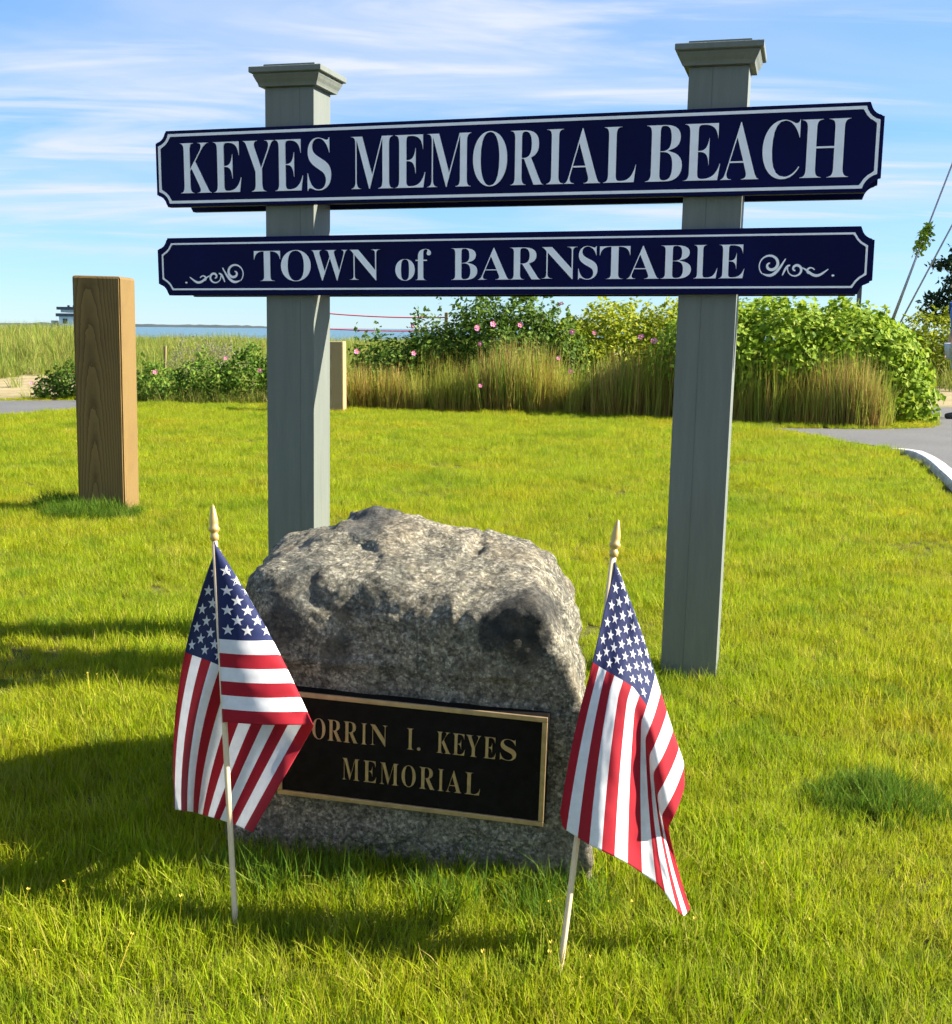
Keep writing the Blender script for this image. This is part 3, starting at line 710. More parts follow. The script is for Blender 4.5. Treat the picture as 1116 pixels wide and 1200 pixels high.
def build_sign():
    root = empty('welcome_sign', (SX, SY, 0), SYAW)
    tag(root, 'tall two post navy sign with white lettering behind the memorial stone', 'sign')
    LT = 2.2247
    top = board(root, 'sign_board', LT, 1.4315, 1.6690, 0.0382, 0, TB, -1, 0.0105, 0.0085)
    top['label'] = 'upper navy board lettered KEYES MEMORIAL BEACH'
    for ch, a, b in [('K', 0.0905, 0.1999), ('E', 0.2076, 0.3058), ('Y', 0.313, 0.4192), ('E', 0.4224, 0.5182), ('S', 0.5338, 0.6128), ('M', 0.68, 0.8166), ('E', 0.8218, 0.9198), ('M', 0.9265, 1.0641), ('O', 1.0702, 1.1751), ('R', 1.1862, 1.2861), ('I', 1.2945, 1.3454), ('A', 1.3479, 1.4544), ('L', 1.4633, 1.5571), ('B', 1.5846, 1.6875), ('E', 1.6924, 1.7938), ('A', 1.7967, 1.9003), ('C', 1.9084, 2.0089), ('H', 2.0105, 2.1391)]:
        ov = 0.002 if ch in 'SOC' else 0.0
        letter(ch, a, b, 1.4735 - ov, 1.6280 + ov, 0.0030, M['sign_white'], top, off=-0.012)
    low = board(root, 'sign_board', LT, 1.1542, 1.3376, 0.0371, 0, TB, -1, 0.0165, 0.0055)
    low['label'] = 'lower navy board lettered TOWN of BARNSTABLE between two scrolls'
    for ch, a, b in [('T', 0.349, 0.44), ('O', 0.443, 0.545), ('W', 0.5479, 0.6692), ('N', 0.6767, 0.7785), ('o', 0.8287, 0.8915), ('f', 0.8942, 0.9438), ('B', 1.0093, 1.0915), ('A', 1.0939, 1.1928), ('R', 1.1928, 1.2888), ('N', 1.2906, 1.3986), ('S', 1.4012, 1.4585), ('T', 1.4646, 1.554), ('A', 1.5448, 1.6387), ('B', 1.6425, 1.7296), ('L', 1.7371, 1.8038), ('E', 1.8071, 1.8789)]:
        zb, zt = 1.1990, 1.2925
        if ch == 'o': zt = zb + 0.062
        if ch == 'f': zt = zb + 0.093
        letter(ch, a, b, zb - (0.0015 if ch in 'OSo' else 0), zt + (0.0015 if ch in 'OSo' else 0), 0.0016, M['sign_white'], low, off=-0.012)
    scroll(low, 0.1000, 0.3135, 1.1930, 1.2580, True)
    scroll(low, 1.9155, 2.1240, 1.2030, 1.2690, False)
    low.rotation_euler = (0, -0.0040, 0); low.location = (0, 0, -0.0044)
    y2 = TB + PD
    r1 = board(root, 'sign_board', LT, 1.4315, 1.6690, 0.0382, y2, y2 + TB, 1, 0.0105, 0.0085)
    r1['label'] = 'upper navy board on the back of the posts'
    r2 = board(root, 'sign_board', LT, 1.1542, 1.3376, 0.0371, y2, y2 + TB, 1, 0.0165, 0.0055)
    r2['label'] = 'lower navy board on the back of the posts'
    r2.rotation_euler = (0, -0.0040, 0); r2.location = (0, 0, -0.0044)
    for k, lean, zc in ((0, 0.0122, 1.7935), (1, 0.0091, 1.7900)):
        bm = bmesh.new()
        add_box(bm, (0, 0, zc / 2 - 0.2), (PW, PD, zc + 0.4), 0.003)
        p = from_bm('post', bm, M['post'], root)
        # boards that case the front of the post, with the seam between them
        cut = 0.066 if k else 0.118
        for a0, a1 in ((-PW / 2 - 0.0006, -PW / 2 + cut - 0.0003), (-PW / 2 + cut + 0.0003, PW / 2 + 0.0006)):
            bm = bmesh.new(); add_box(bm, ((a0 + a1) / 2, -PD / 2 - 0.0012, zc / 2 - 0.2), (a1 - a0, 0.0034, zc + 0.39), 0.0005)
            from_bm('casing_board', bm, M['post'], p)
        p.location = (XP[k] + PW / 2 - lean * 1.0, TB + PD / 2, 0); p.rotation_euler = (0, math.atan(lean), 0)
        # moulded cap, swept round the post
        prof = [(0.002, 0.0), (0.016, 0.002), (0.017, 0.007), (0.019, 0.013), (0.024, 0.022), (0.027, 0.029), (0.029, 0.033), (0.029, 0.038), (0.037, 0.040), (0.039, 0.042), (0.039, 0.056), (0.037, 0.058), (0.006, 0.061), (0.004, 0.070), (0.0, 0.0712)]
        V = []; Fc = []
        for o_, z in prof:
            hx, hy = PW / 2 + o_, PD / 2 + o_
            V += [(-hx, -hy, z), (hx, -hy, z), (hx, hy, z), (-hx, hy, z)]
        for i in range(len(prof) - 1):
            for j in range(4):
                a, b = 4 * i + j, 4 * i + (j + 1) % 4; Fc.append((a, b, b + 4, a + 4))
        Fc.append((0, 3, 2, 1)); q = 4 * (len(prof) - 1); Fc.append((q, q + 1, q + 2, q + 3))
        c = pyd('post_cap', V, Fc, M['post'], p); c.location = (0, 0, zc - 0.004)
build_sign()

# ------------------------------------------------------------------ memorial stone
def rock_surface():
    """a boulder as the rounded meeting of cleft faces: returns f(direction) -> distance, in the stone's frame"""
    cen = Vector((-0.02, 0.22, 0.27))
    pl = []
    def plane(n, p): 
        n = Vector(n).normalized(); pl.append((n, n.dot(Vector(p) - cen)))
    plane((0, -1, 0.02), (0, 0.0, 0.2))           # front
    plane((0.04, -0.24, 0.97), (0, 0.06, 0.572))     # top, rising to the back
    plane((0, -0.8, 0.6), (0, 0.022, 0.545))      # broken front arris
    plane((1, 0.22, 0.02), (0.332, 0.03, 0.20))  # right
    plane((0.90, 0.05, 0.42), (0.282, 0.05, 0.46))
    plane((0.75, 0.0, 0.66), (0.203, 0.15, 0.578))
    plane((0.35, 0.0, 0.94), (0.09, 0.25, 0.648))
    plane((-1, -0.1, 0.06), (-0.425, 0.15, 0.2))  # left
    plane((-0.75, -0.15, 0.62), (-0.392, 0.10, 0.555))
    plane((-0.26, -0.1, 0.955), (-0.22, 0.20, 0.632))
    plane((-0.6, -0.8, 0.1), (-0.37, 0.03, 0.3))
    plane((0, 1, 0.1), (0, 0.62, 0.1))           # back
    plane((0, 0.84, 0.54), (0, 0.37, 0.605))
    plane((0, 0, -1), (0, 0, -0.12))
    def f(d):
        p = 34.0; s = 0.0
        for n, dist in pl:
            k = n.dot(d) / dist
            if k > 0: s += k ** p
        return 1.0 / (s ** (1 / p))
    return cen, f
ROCK_SPOTS = []
def rock_pt(u, v, Y):
    q = at(u, v, Y) - ROCKO
    return (q.dot(rex), q.dot(rey), q.z)
ROCK_SPOTS = [(rock_pt(616, 728, 2.07), 0.060, 0.85, (0.020, 0.021, 0.022)), (rock_pt(583, 742, 2.07), 0.036, 0.85, (0.024, 0.025, 0.024)), (rock_pt(618, 757, 2.06), 0.040, 0.75, (0.034, 0.033, 0.028)),
              (rock_pt(392, 767, 2.10), 0.030, 0.75, (0.052, 0.050, 0.043)), (rock_pt(330, 735, 2.14), 0.045, 0.75, (0.035, 0.037, 0.038)), (rock_pt(562, 775, 2.07), 0.016, 0.7, (0.06, 0.055, 0.045)),
              (rock_pt(345, 690, 2.15), 0.05, 0.6, (0.05, 0.055, 0.055)), (rock_pt(460, 672, 2.12), 0.03, 0.55, (0.05, 0.055, 0.05)), (rock_pt(430, 697, 2.10), 0.018, 0.6, (0.05, 0.05, 0.04)),
              (rock_pt(440, 598, 2.42), 0.055, 0.8, (0.05, 0.055, 0.06))]
M['rock'] = rock_mat()
M['boss'] = simple('plaque_patina', (0.03, 0.025, 0.02), 0.5, 0.3, 40)
def build_stone():
    root = empty('memorial_stone', ROCKO, ROCKYAW)
    tag(root, 'rough grey granite boulder with a dark plaque between two small flags', 'boulder')
    cen, f = rock_surface()
    bm = bmesh.new(); bmesh.ops.create_icosphere(bm, subdivisions=7, radius=1.0)
    lump = Vector(rock_pt(447, 600, 2.47)); 
    for v in bm.verts:
        d = v.co.normalized(); r = f(d); p = cen + d * r
        q = p * 1.0
        a = noise.noise(q * 4.3 + Vector((3, 1, 7))) * 0.020 + noise.noise(q * 9.5) * 0.011 + noise.noise(q * 22) * 0.0055 + noise.noise(q * 55) * 0.0034 + noise.noise(q * 120) * 0.0020
        # chipped ledges
        led = noise.noise(Vector((q.x * 5, q.y * 5, q.z * 14))) ; a += 0.008 * smooth(0.14, 0.24, led) - 0.0065 * smooth(0.02, 0.08, noise.noise(Vector((q.x * 6 + 9, q.y * 6, q.z * 9)))) * (0.4 + 0.6 * smooth(0.40, 0.5, q.z))
        # keep the bed of the plaque flat
        if p.y < 0.06 and -0.31 < p.x < 0.31 and 0.10 < p.z < 0.40: a = a * 0.55 - 0.004
        dl = (Vector((p.x, p.y * 0.8, p.z)) - Vector((lump.x, lump.y * 0.8, lump.z))); 
        a += (0.020 + 0.02 * noise.noise(q * 17)) * smooth(0.078, 0.055, math.hypot(dl.x, dl.y * 1.4)) if p.z > 0.5 else 0
        v.co = p + d * a
    from_bm('stone', bm, M['rock'], root, True)
    # plaque: own frame (x along, z up), leaning a touch with the face
    pc = Vector((-0.123, 2.062, 0.2450)) - ROCKO
    pq = bpy.data.objects.new('x', None)
    Wp, Hp = 0.529, 0.2155
    bm = bmesh.new(); add_box(bm, (0, 0.012, 0), (Wp, 0.030, Hp), 0.0025)
    o = from_bm('plaque', bm, M['bronze'], root)
    o['label'] = 'dark plaque with raised brass border and letters'
    o.location = (pc.dot(rex), pc.dot(rey), pc.z); o.rotation_euler = (math.radians(1.0), math.radians(1.36), 0)
    y0 = -0.003
    bw = 0.0095
    for nm, c, s in (('border_strip', (0, y0 - 0.001, Hp / 2 - bw / 2 - 0.0005), (Wp - 0.001, 0.006, bw)), ('border_strip', (0, y0 - 0.001, -Hp / 2 + bw / 2 + 0.0005), (Wp - 0.001, 0.006, bw)),
                     ('border_strip', (-Wp / 2 + bw / 2 + 0.0005, y0 - 0.0008, 0), (bw, 0.006, Hp - 2 * bw - 0.0016)), ('border_strip', (Wp / 2 - bw / 2 - 0.0005, y0 - 0.0008, 0), (bw, 0.006, Hp - 2 * bw - 0.0016))):
        bm = bmesh.new(); add_box(bm, c, s, 0.0012); from_bm(nm, bm, M['brass'], o)
    for ch, a, b, z0, z1 in PLAQUE_TEXT:
        letter(ch, a, b, z0, z1, 0.0016, M['brass'], o, off=-0.013, yoff=y0)
    bpy.data.objects.remove(pq)
PLAQUE_TEXT = [('O', -0.1931, -0.1666, 0.015, 0.057), ('R', -0.1616, -0.1331, 0.015, 0.057), ('R', -0.1296, -0.1006, 0.015, 0.057), ('I', -0.0942, -0.083, 0.015, 0.057), ('N', -0.0766, -0.0417, 0.015, 0.057), ('I', -0.0034, 0.0097, 0.015, 0.057), ('.', 0.0167, 0.0235, 0.015, 0.020999999999999998), ('K', 0.0552, 0.0824, 0.015, 0.057), ('E', 0.0859, 0.1096, 0.015, 0.057), ('Y', 0.1117, 0.14, 0.015, 0.057), ('E', 0.1455, 0.169, 0.015, 0.057), ('S', 0.1771, 0.2077, 0.015, 0.057), ('M', -0.1317, -0.0969, -0.061, -0.0175), ('E', -0.089, -0.0629, -0.061, -0.0175), ('M', -0.0558, -0.0187, -0.061, -0.0175), ('O', -0.0124, 0.0154, -0.061, -0.0175), ('R', 0.0225, 0.0535, -0.061, -0.0175), ('I', 0.0591, 0.0708, -0.061, -0.0175), ('A', 0.0749, 0.105, -0.061, -0.0175), ('L', 0.1119, 0.1411, -0.061, -0.0175)]
build_stone()

# ------------------------------------------------------------------ the two stick flags
def cloth_mat(name, col, trans=0.38):
    m, t, b = new_mat(name)
    n = noise_node(t, 60, 4, 0.6)
    c = ramp(t, n, [(0.3, tuple(x * 0.92 for x in col)), (0.7, tuple(min(1, x * 1.05) for x in col))])
    t.links.new(c, b.inputs['Base Color']); b.inputs['Roughness'].default_value = 0.7; b.inputs['Specular IOR Level'].default_value = 0.25
    b.inputs['Sheen Weight'].default_value = 0.15
    tr = N(t, 'ShaderNodeBsdfTranslucent'); t.links.new(c, tr.inputs[0])
    ms = N(t, 'ShaderNodeMixShader'); ms.inputs[0].default_value = trans
    t.links.new(b.outputs[0], ms.inputs[1]); t.links.new(tr.outputs[0], ms.inputs[2]); t.links.new(ms.outputs[0], t.nodes['Material Output'].inputs[0])
    wv = noise_node(t, 900, 1, 0.5); bump(t, b, wv, 0.08, 0.001)
    return m
M['flag_red'] = cloth_mat('flag_red', (0.40, 0.008, 0.022)); M['flag_white'] = cloth_mat('flag_white', (0.80, 0.79, 0.80)); M['flag_blue'] = cloth_mat('flag_blue', (0.010, 0.018, 0.085), 0.25)
CANTON = 0.40
def lerp(a, b, t): return a + (b - a) * t
def interp(tab, t):
    for (t0, *p0), (t1, *p1) in zip(tab[:-1], tab[1:]):
        if t <= t1:
            k = (t - t0) / (t1 - t0); return np.array(p0, float) * (1 - k) + np.array(p1, float) * k
    return np.array(tab[-1][1:], float)
def build_cloth(parent, base, fn, smooth_it=5, pin=None):
    NS, NT = 100, 78                                    # along the fly, down the hoist (6 rows per stripe)
    G = np.zeros((NT + 1, NS + 1, 3))
    for j in range(NT + 1):
        for i in range(NS + 1):
            u, v, Y = fn(i / NS, j / NT); w_ = min(1, i / 12); Y += w_ * (0.0035 * noise.noise((i * 0.07, j * 0.16, 3)) + 0.0015 * noise.noise((i * 0.2, j * 0.4, 9))); p = at(u, v, Y); G[j, i] = (p.x, p.y, p.z)
    H0 = G[:, 0].copy()
    for _ in range(smooth_it):                          # soften the creases
        P = np.pad(G, ((1, 1), (1, 1), (0, 0)), 'edge')
        A = (P[:-2, 1:-1] + P[2:, 1:-1] + P[1:-1, :-2] + P[1:-1, 2:]) / 4
        G = 0.4 * G + 0.6 * A
        G[:, 0] = H0
    G = G - np.array([base.x, base.y, base.z])
    V = G.reshape(-1, 3); Fc = []; MI = []
    nc = round(CANTON * NS)
    for j in range(NT):
        for i in range(NS):
            a = j * (NS + 1) + i; Fc.append((a, a + NS + 1, a + NS + 2, a + 1))
            st = j * 13 // NT
            MI.append(2 if (i < nc and st < 7) else (0 if st % 2 == 0 else 1))
    me = bpy.data.meshes.new('cloth'); me.from_pydata(V.tolist(), [], Fc); me.update()
    o = link('cloth', me, parent, [M['flag_red'], M['flag_white'], M['flag_blue']], True)
    me.polygons.foreach_set('material_index', MI)
    sd = o.modifiers.new('thickness', 'SOLIDIFY'); sd.thickness = 0.0004; sd.offset = 0
    # stars, lying on both sides of the cloth
    def surf(s, t):
        x = min(max(s * NS, 0), NS - 1e-4); y = min(max(t * NT, 0), NT - 1e-4); i, j = int(x), int(y); fx, fy = x - i, y - j
        p = (G[j, i] * (1 - fx) + G[j, i + 1] * fx) * (1 - fy) + (G[j + 1, i] * (1 - fx) + G[j + 1, i + 1] * fx) * fy
        n = np.cross(G[j, i + 1] - G[j, i], G[j + 1, i] - G[j, i]); n /= (np.linalg.norm(n) + 1e-12)
        return p, n
    SV = []; SF = []
    asp = 1.5
    for r in range(9):
        cnt = 6 if r % 2 == 0 else 5
        for c in range(cnt):
            cx = CANTON * ((2 * c + 1 + (0 if cnt == 6 else 1)) / 12.0); cy = 7 / 13 * (r + 1) / 10.0
            R = 0.0325
            for sd_ in (1, -1):
                b = len(SV); p, n = surf(cx, cy); SV.append(p + n * 0.0007 * sd_)
                for k in range(20):
                    kk = k / 2.0
                    a = math.pi / 2 + 2 * math.pi * kk / 10
                    ra = R if k % 4 == 0 else (R * 0.39 if k % 4 == 2 else None)
                    if ra is None:                      # mid-edge point
                        a0 = math.pi / 2 + 2 * math.pi * (k - 1) / 20; a1 = math.pi / 2 + 2 * math.pi * (k + 1) / 20
                        r0 = R if (k - 1) % 4 == 0 else R * 0.39; r1 = R if (k + 1) % 4 == 0 else R * 0.39
                        xx = (r0 * math.cos(a0) + r1 * math.cos(a1)) / 2; yy = (r0 * math.sin(a0) + r1 * math.sin(a1)) / 2
                    else: xx, yy = ra * math.cos(a), ra * math.sin(a)
                    p, n = surf(cx + xx / asp, cy - yy); SV.append(p + n * 0.0007 * sd_)
                for k in range(20): SF.append((b, b + 1 + k, b + 1 + (k + 1) % 20))
    pyd('stars', SV, SF, M['flag_white'], o)
    return o
def stick(parent, base, p0, p1, r=0.0052):
    """dowel from p0 (in the ground) to p1, gold spear tip above"""
    a = p0 - base; b = p1 - base
    d = (b - a).normalized()
    pts = [a - d * 0.06, a, lerp(a, b, 0.5), b]
    o = tube('stick', pts, [r, r, r, r], M['dowel'], parent, 12)
    k = 0.0118
    prof = [(0.0055, -0.006), (0.0078, -0.004), (0.0080, 0.004), (0.0062, 0.006), (0.0060, 0.009), (0.0098, 0.012), (0.0100, 0.017), (0.0078, 0.020), (0.0082, 0.026), (0.0080, 0.032), (0.0062, 0.042), (0.0040, 0.052), (0.0022, 0.058), (0.0004, 0.060)]
    f = lathe('finial', prof, M['gold'], parent); f.location = b; f.rotation_euler = d.to_track_quat('Z', 'Y').to_euler()

def flag_left():
    p0 = gr(276.5, 1092); Yb = p0.y; Yt = Yb + 0.15
    base = Vector((p0.x, p0.y, 0)); root = empty('stick_flag', base)
    tag(root, 'small stars and stripes flag on a stick covering the left end of the plaque', 'flag', 'stick flags by the memorial stone')
    top = at(251.5, 630, Yt); stick(root, base, p0, top)
    def yp(v): return lerp(Yb, Yt, (1092 - v) / (1092 - 630))
    A = np.array([251.5, 634.0]); Bp = np.array([260.8, 847.0])
    def fn(s, t):
        h = A * (1 - t) + Bp * t                       # on the stick
        sf = 0.005 + 0.355 * t
        foldp = np.array([255.0, 634.0]) * (1 - t) + np.array([370.0, 850.0]) * t + np.array([6.0, 0]) * math.sin(math.pi * t)
        Y = yp(h[1])
        if s <= sf:
            k = s / sf; p = h * (1 - k) + foldp * k; p[1] += 2.5 * math.sin(math.pi * k) * t
            y = Y - 0.008 - 0.016 * math.sin(math.pi * min(1, k)) * (0.3 + t) + 0.006 * k + 0.004 * math.sin(9 * t + 3 * k) * k
        else:
            r = (s - sf) / (1 - sf)
            E_ = interp([(0, 206, 948), (0.06, 204, 950), (0.30, 226, 953), (0.5, 240, 957), (0.7, 258, 962), (0.85, 276, 968), (1, 296, 977)], t)
            K_ = interp([(0, 190, 802), (0.3, 226, 822), (0.6, 280, 868), (1, 333, 913)], t)
            p = foldp * (1 - r) ** 2 + 2 * K_ * r * (1 - r) + E_ * r * r
            y = Y + 0.006 + 0.030 * min(1, r * 4) + 0.020 * r * math.sin(2 * math.pi * 2.6 * t + 0.8) + 0.006 * math.sin(5 * r + 7 * t) * min(1, r * 3)
            if t > 0.5: y -= 0.045 * smooth(0.5, 1, t) * smooth(0.0, 0.6, r)
            y += 0.03 * smooth(0.25, 0, t) * r
        return p[0], p[1], y
    build_cloth(root, base, fn, 4)
def flag_right():
    p0 = gr(656, 1142); Yb = p0.y; Yt = Yb + 0.19
    base = Vector((p0.x, p0.y, 0)); root = empty('stick_flag', base)
    tag(root, 'small stars and stripes flag on a leaning stick at the right end of the stone', 'flag', 'stick flags by the memorial stone')
    top = at(719.5, 649, Yt); stick(root, base, p0, top)
    def yp(v): return lerp(Yb, Yt, (1142 - v) / (1142 - 649))
    A = np.array([719.0, 654.0]); Bp = np.array([692.0, 864.0])
    def fn(s, t):
        h = A * (1 - t) + Bp * t
        sf = 0.004 + 0.385 * t
        foldp = interp([(0, 722, 653), (0.2, 741, 703), (0.4, 757, 750), (0.6, 774, 803), (0.8, 793, 862), (0.92, 804, 892), (1, 804, 918)], t)
        Y = yp(h[1])
        if s <= sf:
            k = s / sf; p = h * (1 - k) + foldp * k
            y = Y + 0.006 + 0.03 * math.sin(math.pi * k) * t + 0.012 * k * t + 0.03 * max(0.0, (p[0] - 700.0) / 100.0)
        else:
            r = (s - sf) / (1 - sf)
            Mp = interp([(0, 690, 792), (0.2, 711, 806), (0.4, 737, 822), (7 / 13, 752, 845), (0.77, 766, 905), (0.92, 775, 955), (1, 784, 970)], t)
            E_ = interp([(0, 656, 952), (0.05, 659, 972), (0.25, 694, 994), (0.45, 733, 1012), (0.62, 771, 1038), (0.68, 778, 1046), (0.77, 795, 1070), (0.85, 802, 1076), (1, 810, 1066)], t)
            km = lerp(0.45, 0.28, t)
            if r < km:
                k = r / km; ctrl = (foldp + Mp) / 2 + np.array([3.0, 6.0]) * t
                p = foldp * (1 - k) ** 2 + 2 * ctrl * k * (1 - k) + Mp * k * k
            else:
                k = (r - km) / (1 - km); d = Mp - foldp
                ctrl = Mp + (E_ - Mp) * 0.45 + np.array([d[0] * 0.18, 0]) + np.array([-4.0 * smooth(0.55, 0.75, t) * smooth(0.95, 0.8, t), 0])
                p = Mp * (1 - k) ** 2 + 2 * ctrl * k * (1 - k) + E_ * k * k
            y = yp(p[1]) - 0.016 - 0.035 * smooth(0, km, r) * (0.35 + 0.65 * t) + 0.030 * smooth(km * 0.6, km * 1.4, r) * smooth(0.35, 0.75, t)
            y += 0.015 * r * math.sin(2 * math.pi * 2.1 * t + 0.6) + 0.004 * math.sin(6 * r + 5 * t)
            y += 0.028 * smooth(0.6, 0.85, t) * r + 0.03 * max(0.0, (p[0] - 700.0) / 100.0)
        return p[0], p[1], y
    build_cloth(root, base, fn, 4)
flag_left(); flag_right()

# ------------------------------------------------------------------ timber posts
def timber_post(loc, w, h, rz, mat, label, bev, lean=(0, 0)):
    bm = bmesh.new()
    r = bmesh.ops.create_cube(bm, size=1.0)
    for v in bm.verts: v.co = Vector((v.co.x * w, v.co.y * w, (v.co.z + 0.5) * (h + 0.3) - 0.3))
    tops = [e for e in bm.edges if all(v.co.z > h - 0.01 for v in e.verts)]
    bmesh.ops.bevel(bm, geom=tops, offset=bev, segments=2, affect='EDGES', profile=0.5)
    vert = [e for e in bm.edges if abs(e.verts[0].co.z - e.verts[1].co.z) > 0.5]
    bmesh.ops.bevel(bm, geom=vert, offset=0.008, segments=2, affect='EDGES')
    o = from_bm('timber_post', bm, mat)
    o.location = loc; o.rotation_euler = (lean[0], lean[1], rz)
    tag(o, label, 'post', 'square timber posts on the lawn')
    return o
zt = at(120, 323, 6.30).z
timber_post(WOODP, 0.262, zt, math.radians(-1), M['wood'], 'thick square brown timber post standing alone on the lawn at the left', 0.014, lean=(0, 0.016))
q = gr(394, 484); timber_post((q.x - 0.02, q.y + 0.12, 0), 0.235, 0.885, math.radians(-4), M['wood_old'], 'short weathered timber post beside the tall grass, partly behind the sign', 0.008)

# ------------------------------------------------------------------ leafy plants
def leaf_cloud(pts, nrm, size, sv, rng, droop=0.2, aspect=0.6):
    n = len(pts); pts = np.asarray(pts); nrm = np.asarray(nrm)
    d = nrm + rng.normal(0, 0.55, (n, 3)); d /= np.linalg.norm(d, axis=1)[:, None] + 1e-9      # leaf normal
    r = rng.normal(0, 1, (n, 3)); r[:, 2] -= droop; t = r - d * (r * d).sum(1)[:, None]; t /= np.linalg.norm(t, axis=1)[:, None] + 1e-9
    b = np.cross(d, t); L = size * (1 + sv * rng.uniform(-1, 1, n)); Wd = L * aspect
    L = L[:, None]; Wd = Wd[:, None]
    V = np.stack([pts, pts + t * L * 0.5 + b * Wd * 0.5 + d * L * 0.08, pts + t * L, pts + t * L * 0.5 - b * Wd * 0.5 + d * L * 0.08], 1).reshape(-1, 3)
    i = np.arange(n) * 4
    Fc = np.concatenate([np.stack([i, i + 2, i + 1], 1), np.stack([i, i + 3, i + 2], 1)], 0)
    return V, Fc
def blob_points(blobs, n, rng, seed, depth=0.14, rough=0.28, freq=2.2, zmin=0.03):
    P = []; Nn = []
    ar = np.array([b[1][0] * b[1][1] + b[1][0] * b[1][2] + b[1][1] * b[1][2] for b in blobs]); ar = ar / ar.sum()
    while len(P) < n:
        bi = rng.choice(len(blobs), p=ar); c, rd = blobs[bi]
        d = rng.normal(0, 1, 3); d /= np.linalg.norm(d)
        k = 1 + rough * noise.noise(Vector(d * freq) + Vector((seed, bi * 3.1, 0))) + 0.5 * rough * noise.noise(Vector(d * freq * 2.7) + Vector((0, seed, bi)))
        k *= 1 - abs(rng.normal(0, depth))
        p = np.array(c) + d * np.array(rd) * k
        if p[2] < zmin: continue
        ok = True
        for bj, (c2, r2) in enumerate(blobs):
            if bj != bi and (((p - np.array(c2)) / np.array(r2)) ** 2).sum() < 0.45: ok = False; break
        if ok:
            P.append(p); nn = d / np.array(rd); nn /= np.linalg.norm(nn); nn[2] += 0.35; Nn.append(nn)
    return P, Nn
def foliage(name, P, Nn, size, mat, parent, seed, sv=0.35, aspect=0.6):
    rng = np.random.default_rng(seed)
    V, Fc = leaf_cloud(P, Nn, size, sv, rng, aspect=aspect)
    me = bpy.data.meshes.new(name); me.from_pydata(V.tolist(), [], Fc.tolist()); me.update()
    n = len(P); tn = np.clip(rng.normal(0.5, 0.24, n), 0, 1); tn = np.concatenate([tn, tn])
    a = me.attributes.new('tint', 'FLOAT', 'FACE'); a.data.foreach_set('value', tn.tolist())
    return link(name, me, parent, mat)
def shoots(blobs, n, rng, length, per, zlo):
    P = []; Nn = []
    for _ in range(n):
        c, rd = blobs[rng.integers(len(blobs))]
        a = rng.uniform(0, 6.283); k = rng.uniform(0.1, 0.8)
        x, y = c[0] + rd[0] * k * math.cos(a), c[1] + rd[1] * k * math.sin(a); z = c[2] + rd[2] * math.sqrt(max(0, 1 - k * k)) * 0.95
        if z < zlo: continue
        d = np.array([rng.normal(0, 0.3), rng.normal(0, 0.3), 1.0]); d /= np.linalg.norm(d); L = length * rng.uniform(0.4, 1.2)
        for i in range(per):
            s = (i + rng.random()) / per; P.append(np.array([x, y, z]) + d * L * s + rng.normal(0, 0.02, 3)); q = rng.normal(0, 1, 3); Nn.append(q / np.linalg.norm(q))
    return P, Nn
def stems(parent, blobs, n, rng, mat, base, name='stem'):
    for i in range(n):
        c, rd = blobs[i % len(blobs)]
        x, y = c[0] + rng.uniform(-0.4, 0.4) * rd[0], c[1] + rng.uniform(-0.3, 0.3) * rd[1]
        z0 = -0.05; z1 = c[2] + rd[2] * rng.uniform(0.2, 0.7)
        b0 = Vector((x + rng.uniform(-0.1, 0.1), y, z0)); b1 = Vector((x, y, (z0 + z1) / 2)) + Vector((rng.uniform(-0.08, 0.08), rng.uniform(-0.08, 0.08), 0)); b2 = Vector((x + rng.uniform(-0.25, 0.25), y + rng.uniform(-0.2, 0.2), z1))
        tube(name, [b0, b1, b2], [0.022, 0.016, 0.006], mat, parent, 6)
def make_flower_mesh():
    bm = bmesh.new()
    for k in range(5):
        a = 2 * math.pi * k / 5
        def P(r, da, z): return bm.verts.new((r * math.cos(a + da), r * math.sin(a + da), z))
        v = [P(0.004, 0, 0), P(0.028, -0.55, 0.008), P(0.046, -0.35, 0.016), P(0.043, 0, 0.012), P(0.046, 0.35, 0.016), P(0.028, 0.55, 0.008)]
        f = bm.faces.new(v); f.material_index = 0
    r = bmesh.ops.create_icosphere(bm, subdivisions=1, radius=0.011, matrix=Matrix.Translation((0, 0, 0.008)))
    for f in {f for v in r['verts'] for f in v.link_faces}: f.material_index = 1
    me = bpy.data.meshes.new('flower'); bm.to_mesh(me); bm.free()
    me.materials.append(M['pink']); me.materials.append(M['yellow'])
    return me
FLOWER = make_flower_mesh()
def bush(name, label, cat, origin, blobs, nleaf, size, mat, seed, nsh=0, shl=0.3, nstem=5, flowers=None, group=None, aspect=0.6, depth=0.14, rough=0.28, extra=None, per=16):
    """blobs in coordinates relative to origin (which lies on the ground)"""
    rng = np.random.default_rng(seed)
    root = empty(name, origin); tag(root, label, cat, group)
    P, Nn = blob_points(blobs, nleaf, rng, seed, depth, rough)
    if nsh:
        p2, n2 = shoots(blobs, nsh, rng, shl, per, 0.2); P += p2; Nn += n2
    foliage('foliage', P, Nn, size, mat, root, seed, aspect=aspect)
    stems(root, blobs, nstem, rng, M['rosebark'], origin)
    if flowers:
        for (u, v, Y, s) in flowers:
            p = at(u, v, Y) - Vector(origin); o = bpy.data.objects.new('flower', FLOWER); COL.objects.link(o); o.parent = root; o.location = p
            d = (CAMP - at(u, v, Y)).normalized() + Vector((rng.uniform(-0.5, 0.5), rng.uniform(-0.3, 0.3), rng.uniform(0.2, 0.8)))
            o.rotation_euler = d.to_track_quat('Z', 'Y').to_euler(); o.scale = (s * 0.66,) * 3
    return root

